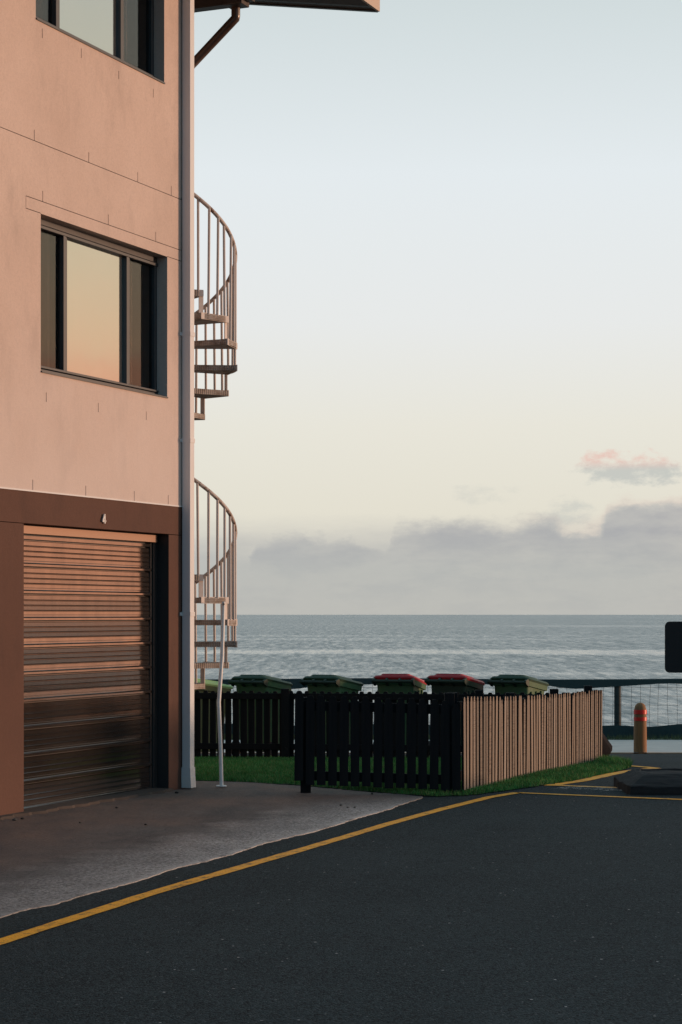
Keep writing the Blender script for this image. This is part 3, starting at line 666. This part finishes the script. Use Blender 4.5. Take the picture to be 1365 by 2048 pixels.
# roof: low gable with deep eaves
ZE = 7.8
far = at(753, 20, (ZE - EYE) * F / (HY - 20)); ft, fo = (far - W0).dot(WU), (far - W0).dot(WN)
pitch = math.tan(R(9.5)); RW = DEPTH + 1.6
mb = MB()
rz = lambda o: ZE + (fo - o) * pitch
mid = (fo - RW) / 2
mb.prism([(fo, 0), (fo, .16), (mid, (fo - mid) * pitch + .16), (-RW, .16), (-RW, 0), (mid, (fo - mid) * pitch)][::-1], lambda o, d, z: W(T0 - .8 if d == 0 else ft, ZE + z, o))
rf = obj('roof', mb, [M['soffit']], bl)
mb = MB(); mb.hexa([W(T0 - .8, ZE - .012, fo + .028), W(ft + .03, ZE - .012, fo + .028), W(ft + .03, ZE - .012, fo + .002), W(T0 - .8, ZE - .012, fo + .002), W(T0 - .8, ZE + .22, fo + .028), W(ft + .03, ZE + .22, fo + .028), W(ft + .03, ZE + .22, fo + .002), W(T0 - .8, ZE + .22, fo + .002)])
obj('fascia', mb, M['fascia'], rf)
for k, (o0, zz) in enumerate(((.0, -.012), (-.07, .012), (-.14, .0))):                 # barge boards along the sea end
    mb = MB(); a, b = W(ft + o0, rz(fo) + zz, fo - .002), W(ft + o0, rz(-2.2) + zz, -2.2); u = WU * .06
    mb.hexa([a, a + u * .9, b + u * .9, b, a + Vector((0, 0, .2)), a + u * .9 + Vector((0, 0, .2)), b + u * .9 + Vector((0, 0, .2)), b + Vector((0, 0, .2))])
    obj('barge_board', mb, M['gutter'], rf)
gy = 20.35                                                                             # balcony gutter beside the wall with its outlet and pipe
ga = at(455, 13, gy); gt = (ga - W0).dot(WU); go = (ga - W0).dot(WN)
mb = MB(); mb.wbox(gt - .06, gt + .06, ga.z, ga.z + .5, -2.5, go); gut = obj('gutter', mb, M['gutter'], rf)
mb = MB(); mb.wbox(gt - .09, gt + .09, ga.z - .012, ga.z + .5, go + .002, go + .20); mb.wbox(gt - .07, gt + .07, ga.z + .03, ga.z + .5, go + .2, go + .27); obj('rain_head', mb, M['gutter'], gut, bevel=.01)
e1_ = at(472, 10, gy); e2_ = at(472, 36, gy); e3_ = at(372, 143, gy + .1)
mb = MB(); mb.tube([e1_ + Vector((0, 0, .05)), e2_ + Vector((0, 0, .02)), e2_, e2_.lerp(e3_, .12), e3_, e3_ + Vector((0, 0, -.6))], .045, 12); obj('overflow_pipe', mb, M['roof_pipe'], gut, smooth=50)

# threshold slab in front of the garage door
mb = MB(); n = 40; t_a, t_b = dL - .55, dR_ - .02
for i in range(n):
    u0, u1 = t_a + (t_b - t_a) * i / n, t_a + (t_b - t_a) * (i + 1) / n; r0, r1 = [.05 + .02 * math.sin(k * 2.1) + .02 * math.sin(k * .7 + 1) for k in (i, i + 1)]
    mb.face([W(u0, .034, -.2 if u0 > dL else .002), W(u0, .028, r0), W(u1, .028, r1), W(u1, .034, -.2 if u0 > dL else .002)]); mb.face([W(u0, .028, r0), W(u0, 0, r0 + .012), W(u1, 0, r1 + .012), W(u1, .028, r1)])
obj('threshold', mb, M['threshold'], drive)

# ------------------------------------------------------------------ spiral staircase
SX, SY, SR = -1.667, 20.1, .655
st = thing('spiral_staircase', (SX, SY, gh(SY)), 'rusty pale steel spiral staircase on the sea side of the pink building', 'staircase')
S0 = Vector((SX, SY, 0))
RISE = .212
def pol(r, a, z): return S0 + Vector((r * math.cos(R(a)), r * math.sin(R(a)), z))
mb = MB(); mb.tube([pol(0, 0, -.05), pol(0, 0, 7.0)], .055, 14); obj('column', mb, M['stair'], st, smooth=50)
tm = MB(); th = .052; hw = 16.5                                 # one tread: a folded plate wedge, shared by all
rin = .05
out = [(rin * math.cos(R(a)), rin * math.sin(R(a))) for a in (-60, 60)]
arc = [(SR * math.cos(R(a)), SR * math.sin(R(a))) for a in (hw, hw * .33, -hw * .33, -hw)]
ol = [out[1], out[0], arc[3], arc[2], arc[1], arc[0]]
tm.prism(ol[::-1], lambda x, d, y: Vector((x, y, -th if d == 0 else 0)))
tread_me = tm.mesh('tread', M['tread'])
bm_ = MB(); bm_.box(-.004, .004, -.024, .024, 0, 1); brk_me = bm_.mesh('riser_bracket', M['stair'])
ba = MB(); ba.tube([(0, 0, 0), (0, 0, 1)], .0125, 8); bal_me = ba.mesh('baluster', M['stair'], smooth=50)
lm = MB(); lm.box(SR - .006, SR + .004, -SR * math.sin(R(hw)) * .98, SR * math.sin(R(hw)) * .98, -th - .004, .006); lip_me = lm.mesh('tread_lip', M['stair'])
base_z = gh(SY)
def flight(z1, j0, j1):
    rail = []
    for j in range(j0, j1 + 1):
        a = -72 + 30 * (j - 1); z = z1 - RISE * (j - 1) - base_z
        t = place(tread_me, 'tread', st, (0, 0, z), (0, 0, R(a)))
        lp = place(lip_me, 'tread_lip', t, (-.022, 0, 0))
        if j < j1:
            q = R(a + 15); place(brk_me, 'riser_bracket', st, ((SR - .02) * math.cos(q), (SR - .02) * math.sin(q), z - RISE), (0, 0, q), (1, 1, RISE - th))
        for k in (-10, 0, 10):
            q = R(a + k + 2); zt = z + .955 - (k + 2) / 30 * RISE
            place(bal_me, 'baluster', st, ((SR - .012) * math.cos(q), (SR - .012) * math.sin(q), z - .01), (R(random.uniform(-.6, .6)), R(random.uniform(-.6, .6)), 0), (1, 1, zt - z + .01))
        for k in range(-15, 15, 5): rail.append(pol(SR - .012, a + k, z + base_z + .955 - k / 30 * RISE))
    mb = MB(); mb.tube(rail, .019, 8); obj('handrail', mb, M['stair_rail'], st, smooth=60)
flight(4.655, -2, 9); flight(1.972, -2, 8)
for zl in (2.68, 5.36):                                          # landings to the building, out of sight behind the corner
    mb = MB(); q = [pol(.05, 170, zl), pol(SR, 140, zl), pol(SR, 200, zl), W(T1 + .002, zl, -1.6), W(T1 + .002, zl, -.9)]
    mb.prism([(0, 0)] * 0 + [(i, 0) for i in range(5)], lambda x, d, z: q[int(x)] - Vector((0, 0, .05 * (1 - d)))); obj('landing', mb, M['tread'], st)
pole_b = Vector((at(443.5, 1576, 19.15).x, 19.15, .012)); pole_t = at(447.5, 1204, 19.58)
mb = MB(); mb.tube([pole_b, pole_b.lerp(pole_t, .2) + Vector((-.012, 0, 0)), pole_b.lerp(pole_t, .45) + Vector((-.034, 0, 0)), pole_b.lerp(pole_t, .7) + Vector((-.008, 0, 0)), pole_t], .0185, 10)
sp = obj('support_pole', mb, M['white_metal'], st, smooth=50)
mb = MB(); mb.tube([pole_b + Vector((0, 0, 0)), pole_b + Vector((0, 0, .010))], .05, 12); obj('base_plate', mb, M['white_metal'], sp)
for dz_ in (-.02, -.20):
    mb = MB(); mb.tube([pole_t + Vector((0, -.03, dz_)), pole_t + Vector((0, .0, dz_))], .014, 8); obj('bolt', mb, M['stair_rail'], sp)

# ------------------------------------------------------------------ picket fences
PW, PT = .077, .02
def picket_mesh(H, mats, nm):
    mb = MB(); hw_ = PW / 2
    ol_ = [(-hw_, 0), (hw_, 0), (hw_, H - .052), (hw_ - .003, H - .044), (hw_ - .011, H - .036), (hw_ - .011, H - .018), (hw_ - .022, H - .001), (0, H), (-hw_ + .022, H - .001), (-hw_ + .011, H - .018), (-hw_ + .011, H - .036), (-hw_ + .003, H - .044), (-hw_, H - .052)]
    mb.prism(ol_, lambda x, d, z: Vector((x, (-PT / 2 if d == 0 else PT / 2), z)))
    if isinstance(mats, list): mb.mi = [0 if i == 0 else 1 for i in range(len(mb.f))]      # outer face weathered, rest painted
    return mb.mesh(nm, mats)
pk_black = picket_mesh(.80, M['black'], 'picket'); pk_lit = picket_mesh(.83, [M['weather'], M['black']], 'weathered_picket')
# front fence, facing the street
ff = thing('picket_fence', (FL.x, FL.y, 0), 'short black picket fence facing the road, between driveway and weathered fence', 'fence')
nf = 14; px_ = [592 + i * 22.4 for i in range(14)]
xs_f = [(598 - HX) / 224.2 + i * ((913 - 598) / 224.2 / 14) for i in range(15)]
for i, x in enumerate(xs_f):
    place(pk_black, 'picket', ff, (x - FL.x, -.045 + random.uniform(-.003, .003), .088 - .0038 * i + random.uniform(-.006, .006) + (.03 if i == 0 else 0) - (.0 if i < 14 else .03)), (0, R(random.uniform(-.5, .5)), 0))
for z in (.165, .79):
    mb = MB(); mb.beam((FL.x - .02, 18.5, z), (FR.x, 18.5, z - .04), .035, .085); obj('rail', mb, M['black'], ff, bevel=.003)
for x, zt in ((FL.x + .03, .86), (FR.x - .035, .90)):
    mb = MB(); mb.box(x - .046, x + .046, 18.52, 18.612, -.02, zt); obj('post', mb, M['black'], ff, bevel=.006)
# fence on the seaward side road: its outer face is bare weathered timber
rfn = thing('picket_fence', (FR.x, FR.y, 0), 'long picket fence with bare weathered pinkish outer face along the grass verge', 'fence')
d = (RF - FR); L = d.length; dn = d.normalized(); ang = math.atan2(dn.y, dn.x); nr = Vector((dn.y, -dn.x, 0)); npk = 55
for i in range(npk):
    u = (i + .4) / npk; q = FR + d * u + nr * (.052 + random.uniform(-.004, .004)); zb = .035 - .15 * u + random.uniform(-.006, .006) - (.03 if i in (12, 20, 29, 40, 47) else 0)
    sag = -.02 * math.sin(u * math.pi)
    place(pk_lit, 'picket', rfn, (q.x - FR.x, q.y - FR.y, zb + sag), (R(random.uniform(-.5, .5)), R(random.uniform(-.6, .6) + (1.5 if i > 48 else 0) + (2.2 if i == npk - 1 else 0)), ang), (random.uniform(.86, .98), 1, 1))
for z in (.16, .78):
    mb = MB(); mb.beam(FR + Vector((0, 0, z)), RF + Vector((0, 0, z - .16)), .035, .085); obj('rail', mb, M['black'], rfn)
for u, zt in ((.0, .90), (.36, .82), (.68, .79), (.97, .765)):
    q = FR + d * u - nr * .07; mb = MB(); mb.box(q.x - .045, q.x + .045, q.y - .045, q.y + .045, gh(q.y) - .05, zt); obj('post', mb, M['black'], rfn, bevel=.006)
# back fence in front of the bins
bf = thing('picket_fence', (BL.x, BL.y, 0), 'long black picket fence with rails showing, in front of the wheelie bins', 'fence')
d2 = (Vector((RF.x - .05, RF.y + .05, 0)) - BL); L2 = d2.length; ang2 = math.atan2(d2.y, d2.x); n2_ = Vector((d2.normalized().y, -d2.normalized().x, 0)); nb = int(L2 / .0975)
for i in range(nb):
    u = (i + .5) / nb; q = BL + d2 * u - n2_ * .03; zb = -.155 + .01 * u + random.uniform(-.006, .006) - gh(q.y) * 0
    place(pk_black, 'picket', bf, (q.x - BL.x, q.y - BL.y, zb), (0, R(random.uniform(-.5, .5)), ang2), (random.choice((1, 1, 1.05, .95)), 1, 1.02))
for z in (-.02, .595):
    mb = MB(); mb.beam(BL + Vector((0, 0, z)), BL + d2 + Vector((0, 0, z + .02)), .035, .075); obj('rail', mb, M['black'], bf, bevel=.003)
for pxx in (573, 960, 186):
    u = 0
    for _ in range(40):
        q = BL + d2 * u; e = (pxx - HX) / F * q.y - q.x; u += e / d2.x
    q = BL + d2 * u + n2_ * .06; mb = MB(); mb.box(q.x - .05, q.x + .05, q.y - .04, q.y + .04, gh(q.y) - .05, .70); obj('post', mb, M['black'], bf, bevel=.006)

# ------------------------------------------------------------------ wheelie bins
def rrect(w_, d_, z, r=.05, yc=0, n=4, x0=0):
    o = []
    for cx, cy, a0 in ((1, 1, 0), (-1, 1, 90), (-1, -1, 180), (1, -1, 270)):
        for k in range(n + 1):
            a = R(a0 + 90 * k / n); o.append(Vector((x0 + cx * (w_ / 2 - r) + r * math.cos(a), yc + cy * (d_ / 2 - r) + r * math.sin(a), z(0, yc + cy * (d_ / 2 - r) + r * math.sin(a)) if callable(z) else z)))
    return o
def make_bin(lid, body, label, group=None):
    t = thing('wheelie_bin', (0, 0, 0), label, 'bin', group)
    zb_ = lambda y: 1.005 - (y + .33) * .14
    mb = MB(); mb.loft([rrect(.42, .46, .06, .05), rrect(.45, .50, .30, .05, .0), rrect(.50, .58, .78, .05, .01), rrect(.51, .60, lambda x, y: zb_(y) - .075, .05, .01), rrect(.56, .66, lambda x, y: zb_(y) - .07, .05, .015), rrect(.57, .67, lambda x, y: zb_(y), .05, .015)])
    b = obj('body', mb, body, t, smooth=35, base=Vector((0, 0, 0)))
    for sx in (-1, 1):                                          # moulded ribs on the flanks
        for yy in (-.16, 0, .16):
            mb = MB(); mb.hexa([(sx * .235, yy - .02, .45), (sx * .252, yy - .015, .45), (sx * .252, yy + .015, .45), (sx * .235, yy + .02, .45), (sx * .245, yy - .03, .85), (sx * .275, yy - .025, .85), (sx * .275, yy + .025, .85), (sx * .245, yy + .03, .85)]); obj('rib', mb, body, b, base=Vector((0, 0, 0)))
    zl = lambda x, y: 1.045 - (y + .33) * .14                    # the lid falls away from the hinge
    mb = MB(); mb.loft([rrect(.575, .70, lambda x, y: zl(x, y) - .045, .05, .02), rrect(.59, .72, lambda x, y: zl(x, y) - .02, .05, .02), rrect(.55, .68, lambda x, y: zl(x, y) + .005, .06, .02), rrect(.43, .52, lambda x, y: zl(x, y) + .012, .06, -.03), rrect(.39, .48, lambda x, y: zl(x, y) + .035, .06, -.03)])
    l = obj('lid', mb, lid, t, smooth=35, base=Vector((0, 0, 0)))
    mb = MB(); mb.box(-.06, .06, .36, .40, .925, .945); obj('lid_grip', mb, lid, l, base=Vector((0, 0, 0)), bevel=.006)
    mb = MB(); mb.tube([(-.29, -.385, .975), (.29, -.385, .975)], .021, 10); obj('handle', mb, M['bin_dark'], t, smooth=50, base=Vector((0, 0, 0)))
    for x in (-.27, -.09, .09, .27):
        mb = MB(); mb.hexa([(x - .016, -.40, .96), (x + .016, -.40, .96), (x + .016, -.30, .91), (x - .016, -.30, .91), (x - .016, -.40, 1.0), (x + .016, -.40, 1.0), (x + .016, -.29, 1.03), (x - .016, -.29, 1.03)]); obj('hinge', mb, M['bin_dark'], t, base=Vector((0, 0, 0)), bevel=.005)
    mb = MB(); mb.tube([(-.28, -.24, .1), (.28, -.24, .1)], .012, 8); obj('axle', mb, M['rubber'], t, base=Vector((0, 0, 0)))
    for x in (-.27, .27):
        mb = MB(); mb.tube([(x - .025, -.24, .1), (x + .025, -.24, .1)], .1, 18); obj('wheel', mb, M['rubber'], t, smooth=40, base=Vector((0, 0, 0)))
    return t
BINS = [(524, 1350, 29.0, 30, 'bin_lid', 'bin', 'dark green wheelie bin with green lid, next to the lime-lidded bin by the staircase'),
        (666, 1350, 29.0, 30, 'bin_lid', 'bin', 'dark green wheelie bin with green lid, next to a red-lidded bin with sunlit side'),
        (801, 1348, 29.2, 17, 'lid_red', 'bin', 'green wheelie bin with red lid, squarely facing the road'),
        (912, 1348, 28.8, 25, 'lid_red', 'bin_dark', 'blackish green wheelie bin with red lid, turned at an angle'),
        (1039, 1350, 28.9, 30, 'bin_lid', 'bin', 'dark green wheelie bin with green lid behind the weathered pink fence'),
        (403, 1355, 28.6, 62, 'lid_lime', 'bin_olive', 'olive wheelie bin with pale lime green lid behind the spiral staircase')]
for px0, pt, Y, a, lid, body, lab in BINS:
    t = make_bin(M[lid], M[body], lab, 'wheelie bins behind the black fence')
    t.location = ((px0 - HX) / F * Y, Y, gh(Y)); t.rotation_euler.z = R(-a) if a < 90 else R(a)
    zt = EYE - (pt - HY) / F * Y; s_ = (zt - gh(Y)) / 1.06; t.scale = (s_ * .96, s_ * .96, s_)

# ------------------------------------------------------------------ sea fence
SFY = 37.75
sf = thing('wire_fence', (0, SFY, gh(SFY)), 'dark timber rail and square wire mesh fence along the shore', 'fence')
zr = EYE - (1362 - HY) / F * SFY
rng_x = np.arange(-9, 12.01, .25)
mb = MB(); mb.tube([(x, SFY, zr + .012 * math.sin(x * .9 + 1)) for x in rng_x], .042, 10); obj('top_rail', mb, M['seafence'], sf, smooth=50)
# slack cloth rolled up under the rail
mb = MB(); k = 3
for a, b in zip(rng_x[:-1], rng_x[1:]):
    f_ = lambda x: zr - .055 - .085 * max(0, math.sin(x * 1.15 - 3.55)) ** 3 - .012 * math.sin(x * 5)
    for y in (SFY - .05, SFY + .05): mb.face([(a, y, f_(a)), (b, y, f_(b)), (b, y, zr + .02), (a, y, zr + .02)])
    mb.face([(a, SFY - .05, f_(a)), (a, SFY + .05, f_(a)), (b, SFY + .05, f_(b)), (b, SFY - .05, f_(b))])
obj('rolled_cloth', mb, M['cloth'], sf)
xp = (1236 - HX) / F * SFY
for i in range(-5, 3):
    mb = MB(); x = xp + i * 3.0; mb.tube([(x, SFY + .03, gh(SFY) - .1), (x, SFY + .03, zr - .02)], .062, 12); obj('post', mb, M['seafence'], sf, smooth=50)
zc = EYE - (1450 - HY) / F * SFY
mb = MB(); wr = .0035
for x in np.arange(-9, 12, .168):
    mb.tube([(x + random.gauss(0, .012), SFY - .03, zc - .1), (x + random.gauss(0, .012), SFY - .03, (zr + zc) / 2), (x + random.gauss(0, .008), SFY - .03, zr - .02)], wr, 3, False)
for k_, z in enumerate(np.arange(zc + .05, zr - .03, .158)):
    mb.tube([(x, SFY - .033, z + random.gauss(0, .006)) for x in np.arange(-9, 12.01, .5)], wr, 3, False)
obj('wire_mesh', mb, M['wire'], sf)
mb = MB(); xs_c = np.arange(-9, 12.01, .12)
tz = [zc + .02 * math.sin(x * 2.1) + .015 * math.sin(x * 5.3) for x in xs_c]; yo = [SFY - .05 + .012 * math.sin(x * 9) for x in xs_c]
for i in range(len(xs_c) - 1):
    mb.face([(xs_c[i], yo[i] - .03, -.78), (xs_c[i + 1], yo[i + 1] - .03, -.78), (xs_c[i + 1], yo[i + 1], tz[i + 1]), (xs_c[i], yo[i], tz[i])])
obj('shade_cloth', mb, M['cloth'], sf)

# ------------------------------------------------------------------ bollard, rock, block and sign
bp = on_ground(1281, 1507); s_b = F / bp.y; hb = 102 / s_b; rb = 12.6 / s_b
bo = thing('bollard', bp, 'round topped pine log bollard with two red bands on the pale path', 'bollard')
prof = [(-.2, 1.06), (0, 1.05), (.3, 1.03), (.6, 1.0), (.80, .97), (.87, .95), (.92, .86), (.96, .68), (.99, .38), (1.0, .05)]
mb = MB(); mb.loft([[Vector((rb * r_ * math.cos(2 * math.pi * k / 20) * (1 + .02 * math.sin(3 * k)), rb * r_ * math.sin(2 * math.pi * k / 20), hb * z)) for k in range(20)] for z, r_ in prof])
obj('post', mb, M['log'], bo, smooth=50, base=Vector((0, 0, 0)))
for a, b in ((.775, .86), (.645, .715)):
    mb = MB(); mb.loft([[Vector((rb * rr_ * math.cos(2 * math.pi * k / 24), rb * rr_ * math.sin(2 * math.pi * k / 24), hb * z)) for k in range(24)] for z, rr_ in ((a, 1.02), (a, 1.05), (b, 1.04), (b, .98))], False, False)
    obj('red_band', mb, M['red_band'], bo, smooth=40, base=Vector((0, 0, 0)))
# boulder at the fence end
import bmesh
rp = on_ground(1196, 1524); rp.y += .75; rp.x = (1197 - HX) / F * rp.y; rp.z = gh(rp.y)
from mathutils import noise as mnoise
bm2 = bmesh.new(); kx = rp.y / F                                 # an angular block: sections through a pointed outline, hulled
prof_r = [(-.45, .02), (-.42, .30), (-.2, .44), (-.02, .42), (.05, .34), (.10, .25), (.17, .165), (.165, .11), (.08, .0)]
for yy, sc_, dxr in ((-.30, .62, -.10), (-.17, .92, -.03), (0, 1.0, 0), (.16, .93, -.05), (.32, .6, -.12)):
    for a_, b_ in prof_r: bm2.verts.new((a_ * sc_ + dxr + random.uniform(-.012, .012), yy + random.uniform(-.02, .02), max(0, b_ * sc_ + random.uniform(-.012, .012))))
bmesh.ops.convex_hull(bm2, input=bm2.verts[:])
bmesh.ops.delete(bm2, geom=[v for v in bm2.verts if not v.link_faces], context='VERTS')
me = bpy.data.meshes.new('boulder'); bm2.to_mesh(me); bm2.free(); me.materials.append(M['rock'])
bo2 = bpy.data.objects.new('boulder', me); C.objects.link(bo2); bo2.location = rp; tag(bo2, 'dark angular boulder beside the end of the weathered fence', 'rock')
# low block carrying the sign
kb = on_ground(1258, 1590); BX0, BY0 = kb.x, kb.y; BW, BDp = 1.24, 1.15
blk = MB(); ins = .16; hz0, hz1 = .075, .165
ring = lambda x0, x1, y0, y1, z: [Vector((x0, y0, z)), Vector((x1, y0, z)), Vector((x1, y1, z)), Vector((x0, y1, z))]
X1, Y1 = BX0 + BW, BY0 + BDp
blk.loft([ring(BX0, X1, BY0, Y1, -.02), ring(BX0, X1, BY0, Y1, hz0), ring(BX0 + ins, X1 - ins, BY0 + .22, Y1 - .25, hz1), ring(BX0 + ins + .05, X1 - ins - .05, BY0 + .28, Y1 - .3, hz1 + .003), ring(BX0 + ins + .06, X1 - ins - .06, BY0 + .29, Y1 - .31, hz1 - .012)])
bmb = bmesh.new(); tmp = blk.mesh('tmp', M['block']); bmb.from_mesh(tmp); bmesh.ops.subdivide_edges(bmb, edges=bmb.edges[:], cuts=9, use_grid_fill=True); bmesh.ops.triangulate(bmb, faces=bmb.faces[:]); bmesh.ops.smooth_vert(bmb, verts=bmb.verts[:], factor=.5, use_axis_x=True, use_axis_y=True, use_axis_z=True)
for v_ in bmb.verts: v_.co += Vector((1, .6, 1)) * (.012 * mnoise.noise(v_.co * 9) + .008 * mnoise.noise(v_.co * 26))
bme = bpy.data.meshes.new('sign_base_block'); bmb.to_mesh(bme); bmb.free(); bme.materials.append(M['block'])
blk_o = obj('sign_base_block', bme, None)
tag(blk_o, 'low dark concrete block with sloping sides on the asphalt', 'concrete block')
sy = BY0 + .55; sx0 = (1330 - HX) / F * sy; zt_, zb_ = EYE - (1243 - HY) / F * sy, EYE - (1345.5 - HY) / F * sy
swd = .60; scx = sx0 + swd / 2
sg = thing('road_sign', (scx, sy, .14), 'black back of a round cornered road sign above the concrete block', 'sign')
rr = .045; ol_ = []
for cx, cz, a0 in ((1, 1, 0), (-1, 1, 90), (-1, -1, 180), (1, -1, 270)):
    for k in range(7):
        a = R(a0 + 15 * k); ol_.append((scx + cx * (swd / 2 - rr) + rr * math.cos(a), (zt_ + zb_) / 2 + cz * ((zt_ - zb_) / 2 - rr) + rr * math.sin(a)))
mb = MB(); mb.prism(ol_[::-1], lambda x, d_, z: Vector((x, sy - .006 + .006 * d_, z))); mb.mi = [0, 0] + [1] * (len(mb.f) - 2)
obj('sign_panel', mb, [M['sign'], M['sign_edge']], sg)
mb = MB(); mb.tube([(scx, sy - .04, .13), (scx, sy - .04, zt_ - .03)], .03, 12); obj('post', mb, M['sign_edge'], sg, smooth=50)

# ------------------------------------------------------------------ grass
def in_poly(x, y, poly):
    c = np.zeros(len(x), bool); P_ = np.array(poly); j = len(P_) - 1
    for i in range(len(P_)):
        xi, yi, xj, yj = *P_[i], *P_[j]
        m_ = ((yi > y) != (yj > y)) & (x < (xj - xi) * (y - yi) / (yj - yi + 1e-12) + xi); c ^= m_; j = i
    return c
def blades(name, poly, dens, hgt, wd, mat_, dz, label, zf=gh, lean=.5):
    P_ = np.array(poly); x0, y0 = P_.min(0); x1, y1 = P_.max(0); n = int((x1 - x0) * (y1 - y0) * dens)
    x = rng.uniform(x0, x1, n); y = rng.uniform(y0, y1, n); k = in_poly(x, y, poly); x, y = x[k], y[k]; n = len(x)
    z = np.array([zf(v) for v in y]) + dz; h = hgt * rng.uniform(.45, 1.15, n); a = rng.uniform(0, 2 * np.pi, n); l = rng.normal(0, lean, (n, 2)) * h[:, None]
    ca, sa = np.cos(a) * wd / 2, np.sin(a) * wd / 2
    v = np.empty((n, 3, 3)); v[:, 0] = np.c_[x - ca, y - sa, z]; v[:, 1] = np.c_[x + ca, y + sa, z]; v[:, 2] = np.c_[x + l[:, 0], y + l[:, 1], z + h]
    me = bpy.data.meshes.new(name); me.vertices.add(n * 3); me.vertices.foreach_set('co', v.ravel()); me.loops.add(n * 3); me.loops.foreach_set('vertex_index', np.arange(n * 3, dtype=np.int32))
    me.polygons.add(n); me.polygons.foreach_set('loop_start', np.arange(0, n * 3, 3, dtype=np.int32)); me.update(calc_edges=True)
    at_ = me.attributes.new('tint', 'FLOAT', 'POINT'); at_.data.foreach_set('value', np.repeat(rng.uniform(0, 1, n), 3).astype(np.float32))
    me.materials.append(mat_); o = bpy.data.objects.new(name, me); C.objects.link(o); return tag(o, label, 'grass', kind='stuff')
vis = [p for p in lawn_poly if True]
blades('lawn_grass', lawn_poly, 5200, .045, .007, M['grass'], .004, 'short green lawn inside the picket fences and on the verge beside them')
tuft = [(p.x, p.y) for p in [on_ground(*q) for q in [(1190, 1530), (1262, 1536), (1258, 1530), (1236, 1525), (1205, 1523)]]]
blades('verge_grass', tuft, 5000, .09, .008, M['grass'], .004, 'longer green grass tuft at the seaward tip of the verge beside the boulder')
dune = [(-8, 37.2), (8, 37.2), (8, 37.7), (-8, 37.7)]
def dz_f(y): return shore_h(y)
def clump_dune():
    pts_c = [(rng.uniform(-8, 8), rng.uniform(37.15, 37.6), rng.uniform(.1, .45)) for _ in range(70)]
    poly = None
    n = 9000; idx = rng.integers(0, len(pts_c), n); P_ = np.array(pts_c)[idx]
    x = P_[:, 0] + rng.normal(0, 1, n) * P_[:, 2]; y = np.clip(P_[:, 1] + rng.normal(0, .12, n), 37.1, 37.66); return x, y
x, y = clump_dune(); n = len(x); z = np.array([shore_h(v) for v in y]); h = .10 * rng.uniform(.3, 1.2, n); l = rng.normal(0, .5, (n, 2)) * h[:, None]
v = np.empty((n, 3, 3)); v[:, 0] = np.c_[x - .006, y, z]; v[:, 1] = np.c_[x + .006, y, z]; v[:, 2] = np.c_[x + l[:, 0], y + l[:, 1], z + h]
me = bpy.data.meshes.new('dune_grass'); me.from_pydata(v.reshape(-1, 3).tolist(), [], np.arange(n * 3).reshape(-1, 3).tolist())
at_ = me.attributes.new('tint', 'FLOAT', 'POINT'); at_.data.foreach_set('value', np.repeat(rng.uniform(0, 1, n), 3).astype(np.float32)); me.materials.append(M['dune_grass'])
o = bpy.data.objects.new('dune_grass', me); C.objects.link(o); tag(o, 'scruffy dune grass and sand tufts at the foot of the shore fence', 'grass', kind='stuff')

# ------------------------------------------------------------------ pebbles on the driveway and road
bm3 = bmesh.new(); bmesh.ops.create_icosphere(bm3, subdivisions=1, radius=1)
for v_ in bm3.verts: v_.co *= 1 + .35 * mnoise.noise(v_.co * 2 + Vector((9, 2, 4)))
pme = bpy.data.meshes.new('pebble'); bm3.to_mesh(pme); bm3.free(); pme.materials.append(M['pebble'])
for (x_, y_, s_) in [(354, 1588, .028), (234, 1618, .022), (292, 1652, .02), (682, 1613, .022), (696, 1617, .016), (710, 1617, .016), (745, 1590, .02), (161, 1648, .018), (30, 1643, .03), (45, 1640, .022), (932, 1600, .025), (546, 1617, .016)][:10]:
    q = on_ground(x_, y_); o = bpy.data.objects.new('pebble', pme); C.objects.link(o); o.location = (q.x, q.y, q.z + .008 + s_ * .2); s_ *= .62; o.scale = (s_, s_ * 1.2, s_ * .6); o.rotation_euler.z = random.uniform(0, 6)
    tag(o, 'small dark pebble lying on the driveway apron', 'pebble', 'pebbles scattered on the driveway')
